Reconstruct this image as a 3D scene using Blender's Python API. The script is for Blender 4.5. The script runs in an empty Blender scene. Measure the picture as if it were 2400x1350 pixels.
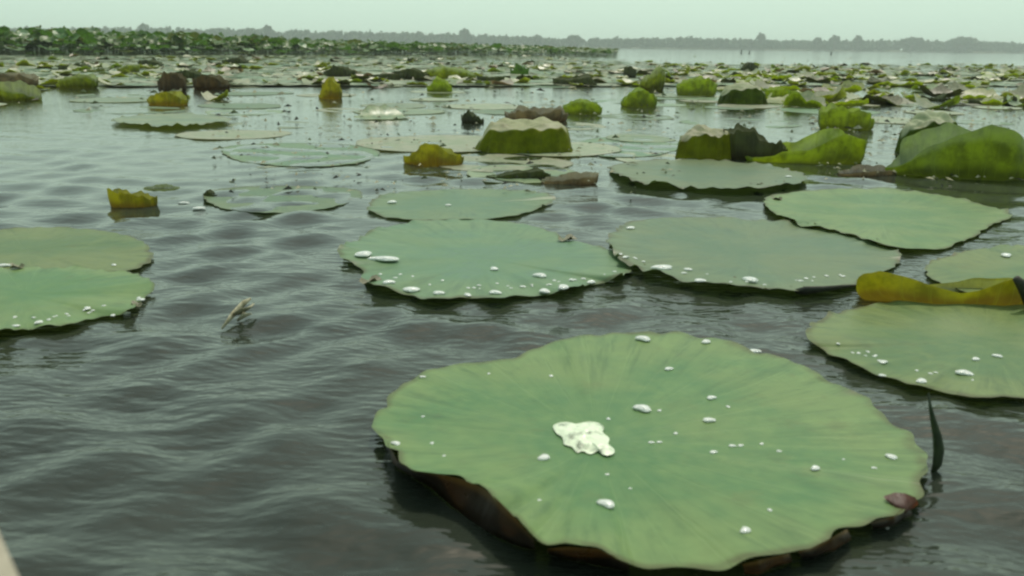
import bpy, math, random
import numpy as np
from mathutils import Vector, Matrix
random.seed(7); rng = np.random.default_rng(7)
S = bpy.context.scene
COL = S.collection
R = math.radians

# ------------------------------------------------------------------ camera
CAM_H = 0.45
F = 1200 / math.tan(R(30))                     # focal length in pixels of the 2400 wide photograph
PITCH = math.atan(567 / F); ROLL = R(0.72)
cam_data = bpy.data.cameras.new("camera")
cam_data.sensor_width = 36; cam_data.lens = 18 / math.tan(R(30))
cam_data.clip_start = 0.02; cam_data.clip_end = 6000
cam_data.dof.use_dof = True; cam_data.dof.focus_distance = 2.6; cam_data.dof.aperture_fstop = 9
cam = bpy.data.objects.new("camera", cam_data); COL.objects.link(cam)
CM = Matrix.Translation((0, 0, CAM_H)) @ Matrix.Rotation(math.pi/2 - PITCH, 4, 'X') @ Matrix.Rotation(ROLL, 4, 'Z')
cam.matrix_world = CM
S.camera = cam

# ------------------------------------------------------------------ sky, sun, exposure
SUN_EL, SUN_AZ = 64, 21                       # azimuth from straight ahead, positive to the right
world = bpy.data.worlds.new("World"); S.world = world; world.use_nodes = True
wn, wl = world.node_tree.nodes, world.node_tree.links
wn.clear()
sky = wn.new('ShaderNodeTexSky'); sky.sky_type = 'NISHITA'; sky.sun_disc = False
sky.sun_elevation = R(SUN_EL); sky.sun_rotation = R(SUN_AZ)
sky.air_density = 1.3; sky.dust_density = 4.0; sky.ozone_density = 1.0
veil = wn.new('ShaderNodeMix'); veil.data_type = 'RGBA'
wtc = wn.new('ShaderNodeTexCoord'); wsep = wn.new('ShaderNodeSeparateXYZ'); wmr = wn.new('ShaderNodeMapRange'); wmr.interpolation_type = 'SMOOTHSTEP'
wmr.inputs['From Min'].default_value = 0.0; wmr.inputs['From Max'].default_value = 0.85; wmr.inputs['To Min'].default_value = 0.84; wmr.inputs['To Max'].default_value = 0.36
wl.new(wtc.outputs['Generated'], wsep.inputs[0]); wl.new(wsep.outputs['Z'], wmr.inputs['Value']); wl.new(wmr.outputs[0], veil.inputs['Factor'])   # haze is thickest near the horizon
veil.inputs['B'].default_value = (6.1, 8.6, 7.6, 1)           # pale milky air over the lake
bg = wn.new('ShaderNodeBackground'); bg.inputs['Strength'].default_value = 0.108
wo = wn.new('ShaderNodeOutputWorld')
wl.new(sky.outputs[0], veil.inputs['A']); tint = wn.new('ShaderNodeMix'); tint.data_type = 'RGBA'; tint.blend_type = 'MULTIPLY'; tint.inputs['Factor'].default_value = 1
tint.inputs['B'].default_value = (1.03, 0.985, 0.925, 1)        # the greenish cast of this hazy air
wl.new(veil.outputs['Result'], tint.inputs['A']); wl.new(tint.outputs['Result'], bg.inputs[0]); wl.new(bg.outputs[0], wo.inputs[0])

sun_l = bpy.data.lights.new("sun", 'SUN'); sun_l.energy = 2.0; sun_l.angle = R(2.0); sun_l.color = (1, 0.95, 0.84)
sun = bpy.data.objects.new("sun", sun_l); COL.objects.link(sun)
sd = Vector((math.sin(R(SUN_AZ))*math.cos(R(SUN_EL)), math.cos(R(SUN_AZ))*math.cos(R(SUN_EL)), math.sin(R(SUN_EL))))
sun.rotation_euler = sd.to_track_quat('Z', 'Y').to_euler(); sun.location = sd * 30
S.render.engine = 'CYCLES'
S.view_settings.view_transform = 'Standard'; S.view_settings.look = 'None'
S.view_settings.gamma = 1; S.view_settings.exposure = 0.12; S.view_settings.use_curve_mapping = False
S.cycles.volume_bounces = 1; S.cycles.filter_width = 2.3
S.cycles.max_bounces = 6; S.cycles.caustics_reflective = False; S.cycles.caustics_refractive = False

# ------------------------------------------------------------------ helpers
M3 = CM.to_3x3()
def at(u, v, z=0.0):
    """point of the plane of height z seen at photograph pixel u, v"""
    d = M3 @ Vector(((u-1200)/F, -(v-675)/F, -1))
    if d.z > -0.0008: d.z = -0.0008
    t = (z - CAM_H) / d.z
    return Vector((d.x*t, d.y*t, z))
def pxm(p):
    """metres per photograph pixel at point p"""
    return -(CM.inverted() @ Vector(p)).z / F
def hor(u): return 108 + (u-1200)*0.01257

def tag(o, label=None, cat=None, group=None, kind=None):
    if label: o['label'] = label
    if cat: o['category'] = cat
    if group: o['group'] = group
    if kind: o['kind'] = kind
    return o
def empty(name, loc, label, cat, group=None):
    o = bpy.data.objects.new(name, None); COL.objects.link(o); o.location = loc
    o.empty_display_size = 0.05
    return tag(o, label, cat, group)
def mesh(name, verts, faces, mats, smooth=True, midx=None, uvs=None):
    me = bpy.data.meshes.new(name)
    me.from_pydata([tuple(v) for v in verts], [], [tuple(f) for f in faces])
    for m in mats: me.materials.append(m)
    if smooth: me.polygons.foreach_set('use_smooth', [True]*len(me.polygons))
    if midx is not None: me.polygons.foreach_set('material_index', midx)
    if uvs is not None:
        l = me.uv_layers.new(name='polar'); l.data.foreach_set('uv', np.asarray(uvs, dtype=np.float32).ravel())
    me.update(); return me
def link(name, me, loc=(0,0,0), parent=None, rot=(0,0,0), scale=(1,1,1)):
    o = bpy.data.objects.new(name, me); COL.objects.link(o)
    o.location = loc; o.rotation_euler = rot; o.scale = scale
    if parent: o.parent = parent
    return o
def grow(*parts):
    """merge (verts, faces, material index) lists into one"""
    V, Fc, I = [], [], []
    for v, f, i in parts:
        n = len(V); V += [tuple(x) for x in v]; Fc += [tuple(k+n for k in q) for q in f]; I += [i]*len(f)
    return V, Fc, I
def tube(pts, rad, n=8):
    """tapered tube through pts"""
    V, Fc = [], []
    P = [Vector(p) for p in pts]
    for i, p in enumerate(P):
        d = (P[min(i+1, len(P)-1)] - P[max(i-1, 0)]).normalized()
        a = d.cross(Vector((0.3, 1, 0.2))).normalized(); b = d.cross(a)
        r = rad[i] if isinstance(rad, (list, tuple)) else rad
        for k in range(n):
            t = 2*math.pi*k/n; V.append(p + a*math.cos(t)*r + b*math.sin(t)*r)
    for i in range(len(P)-1):
        for k in range(n):
            Fc.append((i*n+k, i*n+(k+1) % n, (i+1)*n+(k+1) % n, (i+1)*n+k))
    Fc.append(tuple(range(n))[::-1]); Fc.append(tuple((len(P)-1)*n+k for k in range(n)))
    return V, Fc

# ------------------------------------------------------------------ materials
def newmat(name):
    m = bpy.data.materials.new(name); m.use_nodes = True; m.node_tree.nodes.clear()
    return m, m.node_tree.nodes, m.node_tree.links
def mixc(nt, fac, a, b, blend='MIX'):
    n = nt.nodes.new('ShaderNodeMix'); n.data_type = 'RGBA'; n.blend_type = blend
    for k, v in (('Factor', fac), ('A', a), ('B', b)):
        s = n.inputs[k]
        if isinstance(v, (int, float)): s.default_value = v
        elif isinstance(v, tuple): s.default_value = (*v, 1) if len(v) == 3 else v
        else: nt.links.new(v, s)
    return n.outputs['Result']
def mth(nt, op, a, b=None, c=None, clamp=False):
    n = nt.nodes.new('ShaderNodeMath'); n.operation = op; n.use_clamp = clamp
    for i, v in enumerate((a, b, c)):
        if v is None: continue
        if isinstance(v, (int, float)): n.inputs[i].default_value = v
        else: nt.links.new(v, n.inputs[i])
    return n.outputs[0]
def noise(nt, vec, scale, detail=3, rough=0.5):
    n = nt.nodes.new('ShaderNodeTexNoise'); n.inputs['Scale'].default_value = scale
    n.inputs['Detail'].default_value = detail; n.inputs['Roughness'].default_value = rough
    if vec is not None: nt.links.new(vec, n.inputs['Vector'])
    return n.outputs[0]
def ramp(nt, x, lo, hi):
    n = nt.nodes.new('ShaderNodeMapRange'); n.interpolation_type = 'SMOOTHSTEP'
    n.inputs['From Min'].default_value = lo; n.inputs['From Max'].default_value = hi
    nt.links.new(x, n.inputs['Value']); return n.outputs[0]

def leaf_mat(name, top, top2, under, glow, tw=0.3, rim=(0.07, 0.065, 0.02), rough=0.42, spots=0.0, rimw=0.75, veins=22, spec=0.5, foot=None, e0=0.955, topfoot=None):
    m, N, L = newmat(name); nt = m.node_tree
    tc = N.new('ShaderNodeTexCoord'); uv = N.new('ShaderNodeUVMap'); uv.uv_map = 'polar'
    sep = N.new('ShaderNodeSeparateXYZ'); L.new(uv.outputs[0], sep.inputs[0]); u, v = sep.outputs[0], sep.outputs[1]
    oi = N.new('ShaderNodeObjectInfo')
    off = N.new('ShaderNodeVectorMath'); off.operation = 'ADD'; L.new(tc.outputs['Object'], off.inputs[0])
    cmb = N.new('ShaderNodeCombineXYZ'); L.new(mth(nt, 'MULTIPLY', oi.outputs['Random'], 40.0), cmb.inputs[0]); L.new(cmb.outputs[0], off.inputs[1])
    P = off.outputs[0]
    n1 = noise(nt, P, 5, 4, .55); n2 = noise(nt, P, 45, 3, .6)
    # radial veins, forked towards the margin
    w1 = mth(nt, 'ABSOLUTE', mth(nt, 'SINE', mth(nt, 'MULTIPLY', mth(nt, 'ADD', u, mth(nt, 'MULTIPLY', n1, 0.012)), math.pi*veins)))
    w2 = mth(nt, 'ABSOLUTE', mth(nt, 'SINE', mth(nt, 'MULTIPLY', mth(nt, 'ADD', u, mth(nt, 'MULTIPLY', n1, 0.02)), math.pi*veins*2)))
    v1 = ramp(nt, w1, 0.16, 0.0)
    v2 = mth(nt, 'MULTIPLY', ramp(nt, w2, 0.16, 0.0), ramp(nt, v, 0.5, 0.72))
    vein = mth(nt, 'MAXIMUM', v1, v2)
    c = mixc(nt, ramp(nt, mth(nt, 'ADD', n1, mth(nt, 'MULTIPLY', mth(nt, 'SUBTRACT', v, 0.55), 0.22)), 0.36, 0.66), top, top2)
    c = mixc(nt, mth(nt, 'MULTIPLY', ramp(nt, n2, 0.3, 0.7), 0.25), c, tuple(x*1.35 for x in top2))
    cs = N.new('ShaderNodeCombineXYZ'); L.new(mth(nt, 'MULTIPLY', mth(nt, 'COSINE', mth(nt, 'MULTIPLY', u, 6.2832)), 7.0), cs.inputs[0])
    L.new(mth(nt, 'MULTIPLY', mth(nt, 'SINE', mth(nt, 'MULTIPLY', u, 6.2832)), 7.0), cs.inputs[1]); L.new(mth(nt, 'ADD', mth(nt, 'MULTIPLY', v, 1.6), mth(nt, 'MULTIPLY', oi.outputs['Random'], 9.0)), cs.inputs[2])
    n5 = noise(nt, cs.outputs[0], 2.2, 5, .65)
    c = mixc(nt, mth(nt, 'MULTIPLY', mth(nt, 'MULTIPLY', ramp(nt, n5, 0.45, 0.72), ramp(nt, v, 0.15, 0.8)), 0.55), c, tuple(x*0.62 for x in top))
    n6 = noise(nt, P, 11, 6, .7)
    c = mixc(nt, mth(nt, 'MULTIPLY', ramp(nt, n6, 0.52, 0.66), 0.35), c, tuple(x*1.3 for x in top2))
    c = mixc(nt, mth(nt, 'MULTIPLY', vein, 0.13), c, tuple(min(1, x*1.5+0.03) for x in top2))
    if topfoot:   # shade of the hanging margin painted as olive, below the pale sunlit top
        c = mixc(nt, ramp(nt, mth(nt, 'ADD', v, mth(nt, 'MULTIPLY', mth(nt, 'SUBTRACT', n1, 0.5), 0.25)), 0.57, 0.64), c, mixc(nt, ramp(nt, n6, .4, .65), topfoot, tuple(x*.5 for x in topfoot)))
    # dried, browned margin with ragged inner edge
    edge = ramp(nt, mth(nt, 'ADD', v, mth(nt, 'MULTIPLY', mth(nt, 'SUBTRACT', n1, 0.5), 0.16)), e0, 1.0)
    c = mixc(nt, mth(nt, 'MULTIPLY', mth(nt, 'MULTIPLY', edge, rimw), ramp(nt, n6, 0.30, 0.55)), c, rim)
    if spots:
        n3 = noise(nt, P, 13, 5, .7)
        c = mixc(nt, mth(nt, 'MULTIPLY', ramp(nt, n3, 0.56, 0.68), spots), c, (0.12, 0.075, 0.025))
    hs = N.new('ShaderNodeHueSaturation'); L.new(c, hs.inputs['Color'])
    L.new(mth(nt, 'MULTIPLY_ADD', oi.outputs['Random'], 0.05, 0.475), hs.inputs['Hue'])
    L.new(mth(nt, 'MULTIPLY_ADD', oi.outputs['Random'], 0.35, 0.85), hs.inputs['Value'])
    ctop = hs.outputs[0]
    n4 = noise(nt, P, 16, 5, .65)
    cu = mixc(nt, ramp(nt, n4, 0.38, 0.62), tuple(x*1.25 for x in under), tuple(x*0.55 for x in under))
    gl = mixc(nt, ramp(nt, n4, 0.36, 0.66), tuple(x*1.2 for x in glow), tuple(x*0.5 for x in glow))
    if foot:      # browner foot; the shade low on upright blades is painted into it too
        fm = mth(nt, 'MULTIPLY', ramp(nt, mth(nt, 'ADD', v, mth(nt, 'MULTIPLY', mth(nt, 'SUBTRACT', n1, 0.5), 0.4)), 0.94, 0.72), 0.85)
        cu = mixc(nt, fm, cu, foot); gl = mixc(nt, fm, gl, tuple(x*1.5 for x in foot))
    cu = mixc(nt, mth(nt, 'MULTIPLY', vein, 0.5), cu, tuple(min(1, x*1.5+0.02) for x in under))
    cu = mixc(nt, mth(nt, 'MULTIPLY', edge, rimw), cu, rim)
    geo = N.new('ShaderNodeNewGeometry')
    base = mixc(nt, geo.outputs['Backfacing'], ctop, cu)
    bs = N.new('ShaderNodeBsdfPrincipled'); L.new(base, bs.inputs['Base Color'])
    L.new(mth(nt, 'MULTIPLY_ADD', n2, 0.2, rough-0.1), bs.inputs['Roughness'])
    bs.inputs['Specular IOR Level'].default_value = spec
    bmp = N.new('ShaderNodeBump'); bmp.inputs['Strength'].default_value = 0.28; bmp.inputs['Distance'].default_value = 0.0025
    hgt = mth(nt, 'ADD', mth(nt, 'MULTIPLY', vein, -0.35), mth(nt, 'ADD', mth(nt, 'MULTIPLY', n1, 0.9), mth(nt, 'ADD', mth(nt, 'MULTIPLY', n5, 0.9), mth(nt, 'MULTIPLY', n2, 0.35))))
    L.new(hgt, bmp.inputs['Height']); L.new(bmp.outputs[0], bs.inputs['Normal'])
    tr = N.new('ShaderNodeBsdfTranslucent'); L.new(mixc(nt, mth(nt, 'MULTIPLY', vein, 0.4), gl, tuple(x*0.5 for x in glow)), tr.inputs[0])
    mx = N.new('ShaderNodeMixShader'); mx.inputs[0].default_value = tw
    L.new(bs.outputs[0], mx.inputs[1]); L.new(tr.outputs[0], mx.inputs[2])
    o = N.new('ShaderNodeOutputMaterial'); L.new(mx.outputs[0], o.inputs[0])
    return m
CR = (0.52, 0.52, 0.36)
GREEN = leaf_mat('leaf_green', (0.080, 0.172, 0.060), (0.152, 0.218, 0.074), (0.09, 0.07, 0.02), (0.16, 0.25, 0.03), 0.14, spots=0.14, spec=.34, rough=.42)
TEAL = leaf_mat('leaf_blue_green', (0.084, 0.170, 0.092), (0.128, 0.192, 0.088), (0.06, 0.065, 0.025), (0.15, 0.25, 0.04), 0.14, spots=0.08, spec=.40, rough=.42)
FAR = leaf_mat('leaf_pale_green', (0.110, 0.195, 0.110), (0.23, 0.28, 0.14), (0.09, 0.11, 0.03), (0.22, 0.30, 0.03), 0.2, spots=0.35, rough=.35)
PALE = leaf_mat('leaf_cream_green', (0.21, 0.28, 0.15), (0.33, 0.34, 0.23), (0.12, 0.12, 0.04), (0.26, 0.30, 0.06), 0.2, spots=0.35)
YELLOW = leaf_mat('leaf_yellow_green', (0.20, 0.28, 0.07), (0.45, 0.47, 0.25), (0.095, 0.145, 0.008), (0.32, 0.45, 0.006), 0.42, spots=0.35, foot=(.045,.06,.008), rim=(.30,.36,.08), rimw=.6)
OLIVE = leaf_mat('leaf_olive', (0.42, 0.45, 0.28), (0.56, 0.55, 0.40), (0.070, 0.095, 0.008), (0.25, 0.32, 0.006), 0.40, spots=0.25, rough=.35, foot=(.022,.026,.005), rim=CR, e0=.93)  # cream upper face stands in for the grazing sky glint
DEEP = leaf_mat('leaf_deep_green', (0.26, 0.34, 0.18), (0.45, 0.48, 0.32), (0.050, 0.082, 0.008), (0.19, 0.29, 0.006), 0.42, spots=0.25, rough=.35, foot=(.018,.028,.005), rim=(.3,.36,.2), e0=.94)
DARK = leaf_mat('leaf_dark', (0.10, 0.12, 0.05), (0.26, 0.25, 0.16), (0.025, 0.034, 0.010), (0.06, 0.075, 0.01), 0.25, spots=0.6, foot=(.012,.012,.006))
BROWN = leaf_mat('leaf_withered', (0.30, 0.24, 0.19), (0.46, 0.40, 0.33), (0.12, 0.095, 0.055), (0.24, 0.18, 0.07), 0.3, spots=0.7, foot=(.03,.02,.01), rim=(.45,.38,.28))
GOLD = leaf_mat('leaf_golden', (0.30, 0.33, 0.12), (0.45, 0.44, 0.20), (0.145, 0.145, 0.008), (0.40, 0.39, 0.006), 0.42, rim=(0.20, 0.17, 0.03), spots=0.7, foot=(.10,.065,.008))
STAND = leaf_mat('leaf_upright', (0.055, 0.120, 0.024), (0.12, 0.20, 0.06), (0.030, 0.07, 0.010), (0.10, 0.25, 0.01), 0.3)
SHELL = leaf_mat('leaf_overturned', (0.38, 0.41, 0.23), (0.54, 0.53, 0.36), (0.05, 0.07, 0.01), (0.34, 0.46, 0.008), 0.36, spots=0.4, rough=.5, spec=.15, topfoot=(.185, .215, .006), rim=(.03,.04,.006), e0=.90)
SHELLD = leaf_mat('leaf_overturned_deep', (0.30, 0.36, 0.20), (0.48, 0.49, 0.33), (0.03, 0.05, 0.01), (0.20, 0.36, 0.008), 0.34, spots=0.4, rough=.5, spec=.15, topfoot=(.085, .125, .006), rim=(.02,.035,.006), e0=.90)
RUST = leaf_mat('leaf_rusty', (0.10, 0.035, 0.018), (0.16, 0.06, 0.02), (0.08, 0.025, 0.012), (0.25, 0.06, 0.01), 0.25, rim=(0.06, 0.02, 0.01))
UMBER = leaf_mat('leaf_umber', (0.14, 0.10, 0.06), (0.26, 0.21, 0.15), (0.055, 0.034, 0.014), (0.11, 0.07, 0.015), 0.28, spots=0.6, foot=(.018,.012,.006))
UNDER = leaf_mat('leaf_underside', (0.022, 0.012, 0.005), (0.035, 0.020, 0.007), (0.022, 0.012, 0.005), (0.10, 0.05, 0.01), 0.12, rim=(0.16, 0.09, 0.02), e0=.9, rough=.3, veins=5)

def simple(name, col, col2=None, rough=0.6, scale=20, bump=0.3, spec=0.4, stretch=(1,1,1)):
    m, N, L = newmat(name); nt = m.node_tree
    tc = N.new('ShaderNodeTexCoord'); mp = N.new('ShaderNodeMapping'); mp.inputs['Scale'].default_value = stretch
    L.new(tc.outputs['Object'], mp.inputs[0])
    n = noise(nt, mp.outputs[0], scale, 5, .6)
    bs = N.new('ShaderNodeBsdfPrincipled'); bs.inputs['Roughness'].default_value = rough
    bs.inputs['Specular IOR Level'].default_value = spec
    L.new(mixc(nt, ramp(nt, n, .35, .65), col, col2 or tuple(x*0.6 for x in col)), bs.inputs['Base Color'])
    b = N.new('ShaderNodeBump'); b.inputs['Strength'].default_value = bump; b.inputs['Distance'].default_value = 0.01
    L.new(n, b.inputs['Height']); L.new(b.outputs[0], bs.inputs['Normal'])
    o = N.new('ShaderNodeOutputMaterial'); L.new(bs.outputs[0], o.inputs[0]); return m
STALK = simple('stalk', (0.09, 0.12, 0.04), (0.05, 0.06, 0.02), 0.6, 60)
TWIG = simple('dark_twig', (0.03, 0.03, 0.015), (0.012, 0.015, 0.008), 0.6, 60)
REED = simple('dry_reed', (0.42, 0.40, 0.27), (0.24, 0.22, 0.13), 0.7, 70, stretch=(1,1,.1))
BARK = simple('bark', (0.10, 0.08, 0.06), None, 0.9, 3)
CROWN = simple('far_foliage', (0.06, 0.095, 0.04), (0.035, 0.06, 0.025), 0.9, 0.25, 0.0, 0.1)
EARTH = simple('shore_earth', (0.16, 0.15, 0.10), (0.08, 0.10, 0.05), 0.95, 0.1, 0.0, 0.1)
WOOD = simple('boat_wood', (0.42, 0.38, 0.29), (0.25, 0.22, 0.16), 0.7, 14, 0.5, stretch=(1, .08, 1))
WOODD = simple('boat_side_wood', (0.13, 0.11, 0.08), (0.07, 0.06, 0.045), 0.7, 14, 0.5, stretch=(1, .08, 1))

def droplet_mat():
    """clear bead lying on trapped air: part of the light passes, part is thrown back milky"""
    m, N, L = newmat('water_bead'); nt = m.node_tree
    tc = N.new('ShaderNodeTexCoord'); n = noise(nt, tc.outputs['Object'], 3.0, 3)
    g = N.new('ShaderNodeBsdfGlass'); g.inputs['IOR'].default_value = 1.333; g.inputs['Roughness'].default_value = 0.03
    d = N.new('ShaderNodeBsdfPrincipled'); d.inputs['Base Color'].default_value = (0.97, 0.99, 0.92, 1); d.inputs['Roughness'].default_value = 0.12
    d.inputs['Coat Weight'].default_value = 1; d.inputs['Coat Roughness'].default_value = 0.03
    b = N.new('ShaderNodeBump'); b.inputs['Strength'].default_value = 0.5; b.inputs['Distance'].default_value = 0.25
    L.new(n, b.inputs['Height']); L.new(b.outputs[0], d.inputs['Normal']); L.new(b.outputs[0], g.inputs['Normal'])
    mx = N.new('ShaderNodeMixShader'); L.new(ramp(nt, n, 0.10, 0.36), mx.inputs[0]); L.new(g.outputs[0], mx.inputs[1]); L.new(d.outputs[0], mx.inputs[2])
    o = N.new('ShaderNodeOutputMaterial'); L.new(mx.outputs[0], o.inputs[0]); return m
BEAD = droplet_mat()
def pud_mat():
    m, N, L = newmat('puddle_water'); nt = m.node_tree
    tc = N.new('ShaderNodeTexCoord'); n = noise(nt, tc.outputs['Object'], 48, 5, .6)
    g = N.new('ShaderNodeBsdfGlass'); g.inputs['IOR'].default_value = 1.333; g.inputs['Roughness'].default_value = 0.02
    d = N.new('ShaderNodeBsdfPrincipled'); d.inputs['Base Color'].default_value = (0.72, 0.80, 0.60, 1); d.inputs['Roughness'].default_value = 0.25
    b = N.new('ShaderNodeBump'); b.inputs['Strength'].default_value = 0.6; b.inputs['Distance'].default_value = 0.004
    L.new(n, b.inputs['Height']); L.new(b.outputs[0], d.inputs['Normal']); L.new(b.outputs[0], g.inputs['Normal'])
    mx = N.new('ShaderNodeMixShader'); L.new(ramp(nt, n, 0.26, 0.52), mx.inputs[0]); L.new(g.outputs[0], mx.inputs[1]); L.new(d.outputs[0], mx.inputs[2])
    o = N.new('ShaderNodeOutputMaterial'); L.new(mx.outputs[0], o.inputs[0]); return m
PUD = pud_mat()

def water_mat():
    m, N, L = newmat('lake_water'); nt = m.node_tree
    tc = N.new('ShaderNodeTexCoord'); P = tc.outputs['Object']
    bs = N.new('ShaderNodeBsdfPrincipled')
    n0 = noise(nt, P, 0.8, 3)
    L.new(mixc(nt, ramp(nt, n0, .35, .65), (0.022, 0.029, 0.020), (0.036, 0.044, 0.031)), bs.inputs['Base Color'])
    bs.inputs['IOR'].default_value = 1.42; bs.inputs['Roughness'].default_value = 0.06
    mp = N.new('ShaderNodeMapping'); mp.inputs['Rotation'].default_value = (0, 0, R(12)); mp.inputs['Scale'].default_value = (0.55, 1.2, 1)
    L.new(P, mp.inputs[0])
    sp_ = N.new('ShaderNodeSeparateXYZ'); L.new(P, sp_.inputs[0])
    a = noise(nt, mp.outputs[0], 25, 2, .55); b_ = noise(nt, mp.outputs[0], 58, 2, .5); c = noise(nt, mp.outputs[0], 13, 2, .5)
    gust = ramp(nt, noise(nt, P, 0.55, 2), 0.3, 0.75)
    h = mth(nt, 'ADD', mth(nt, 'MULTIPLY', a, 1.0), mth(nt, 'ADD', mth(nt, 'MULTIPLY', b_, 0.40), mth(nt, 'MULTIPLY', c, 1.0)))
    bp = N.new('ShaderNodeBump'); bp.inputs['Distance'].default_value = 0.012
    shelter = ramp(nt, sp_.outputs[1], 2.9, 0.7)       # the dense pads farther out calm the wind ripples
    L.new(mth(nt, 'MULTIPLY', mth(nt, 'MULTIPLY_ADD', gust, 0.42, 0.34), mth(nt, 'MULTIPLY_ADD', shelter, 0.76, 0.24)), bp.inputs['Strength'])
    L.new(h, bp.inputs['Height']); L.new(bp.outputs[0], bs.inputs['Normal'])
    o = N.new('ShaderNodeOutputMaterial'); L.new(bs.outputs[0], o.inputs[0]); return m
WATER = water_mat()

# ------------------------------------------------------------------ water
def axis(n, a, lim, c):
    s = np.linspace(-math.asinh(lim/a), math.asinh(lim/a), n); return c + a*np.sinh(s)
def build_water():
    nx, ny = 780, 860
    xs = axis(nx, 0.95, 1500, 0.0); ys = axis(ny, 0.95, 1500, 1.45)
    X, Y = np.meshgrid(xs, ys); Z = np.zeros_like(X)
    dx = np.gradient(xs)[None, :]; dy = np.gradient(ys)[:, None]
    sp = np.maximum(dx*np.ones_like(X), dy*np.ones_like(X))
    for i in range(72):
        lam = 0.058 * (4.6 ** rng.random())
        ang = R(78) + rng.normal()*R(34) if i % 3 else R(142) + rng.normal()*R(14)
        amp = min(lam, .13)*0.0085*(0.5+rng.random())
        k = 2*math.pi/lam
        fade = np.clip((lam/3 - sp)/(lam/6), 0, 1)
        ph = rng.random()*6.28
        warp = 0.5*np.sin(X*1.7+i)+0.5*np.sin(Y*1.3+2*i)
        Z += amp*fade*np.sin(k*(X*math.cos(ang)+Y*math.sin(ang)) + ph + warp)*(0.75+0.25*np.sin(X*0.9+Y*0.6+i))
    V = np.stack([X.ravel(), Y.ravel(), Z.ravel()], 1)
    idx = np.arange(nx*ny).reshape(ny, nx)
    Q = np.stack([idx[:-1,:-1].ravel(), idx[:-1,1:].ravel(), idx[1:,1:].ravel(), idx[1:,:-1].ravel()], 1)
    me = bpy.data.meshes.new('water')
    me.vertices.add(len(V)); me.vertices.foreach_set('co', V.astype(np.float32).ravel())
    me.loops.add(Q.size); me.loops.foreach_set('vertex_index', Q.astype(np.int32).ravel())
    me.polygons.add(len(Q)); me.polygons.foreach_set('loop_start', np.arange(0, Q.size, 4, dtype=np.int32))
    me.polygons.foreach_set('use_smooth', [True]*len(Q))
    me.materials.append(WATER); me.update(calc_edges=True); me.validate()
    return tag(link('water', me), kind='structure')
water = build_water()

# ------------------------------------------------------------------ far shore
def shore_top(u):      # photograph row of the tree tops
    return np.interp(u, [-900, 0, 200, 420, 620, 800, 950, 1080, 1250, 1400, 1560, 1700, 1850, 2000, 2150, 2300, 2400, 3300],
                        [56, 60, 62, 60, 63, 68, 70, 75, 84, 88, 84, 88, 90, 89, 91, 95, 97, 104])
def shore_dist(u): return float(np.interp(u, [-900, 0, 900, 2400, 3300], [430, 450, 520, 560, 560]))
def shore_point(u, back=0):
    D = shore_dist(u)+back; return Vector((D*(u-1200)/F*1.03, D, 0))
def shore_h(u):
    p = shore_point(u); return max(2.5, (hor(u)-shore_top(u))*pxm((p.x, p.y, 0)) + CAM_H)
V, Fc = [], []
us = np.linspace(-1500, 3900, 90)
for i, u in enumerate(us):
    for b, z in ((-4, -0.3), (2, 0.5), (20, 1.0), (700, 1.6)):
        p = shore_point(u, b + (2*math.sin(i*1.7) if b < 3 else 0)); V.append((p.x*(1 if b < 100 else 1.6), p.y, z))
for i in range(len(us)-1):
    for k in range(3): Fc.append((i*4+k, (i+1)*4+k, (i+1)*4+k+1, i*4+k+1))
tag(link('terrain', mesh('terrain', V, [f[::-1] for f in Fc], [EARTH])), kind='structure')

def leaf_cloud(c, rad, n, size, low=-0.7):
    """leaf clumps through an uneven crown volume"""
    d = rng.normal(size=(n, 3)); d /= np.linalg.norm(d, axis=1)[:, None]
    d[:, 2] = np.where(d[:, 2] < low, -d[:, 2], d[:, 2])
    rr = (0.45+0.55*rng.random(n)**0.5)*(0.8+0.25*np.sin(d[:, 0]*5+c[0])*np.cos(d[:, 2]*4+c[1]))
    P = np.array(c) + d*rr[:, None]*np.array(rad)
    a = rng.normal(size=(n, 3)); a /= np.linalg.norm(a, axis=1)[:, None]
    b = np.cross(a, rng.normal(size=(n, 3))); b /= np.linalg.norm(b, axis=1)[:, None]
    s = (size*(0.6+0.8*rng.random(n)))[:, None]
    return np.stack([P-a*s, P+b*s*0.7, P+a*s, P-b*s*0.7], 1).reshape(-1, 3)
chunks = []
for k in range(1700):
    u = -1450 + 5300*rng.random(); back = 2+26*rng.random(); p = shore_point(u, back)
    H = shore_h(u)*(0.76+0.20*rng.random()); w = 3.2+3*rng.random()
    chunks.append(leaf_cloud((p.x, p.y, H*0.45), (w, w, H*0.53), 60, 1.35, -1.1))
VV = np.concatenate(chunks); n = len(VV)//4
tag(link('far_woodland', mesh('far_woodland', VV, np.arange(n*4).reshape(n, 4), [CROWN])),
    'hazy grey green belt of distant trees along the far shore', 'woodland', kind='stuff')

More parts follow.
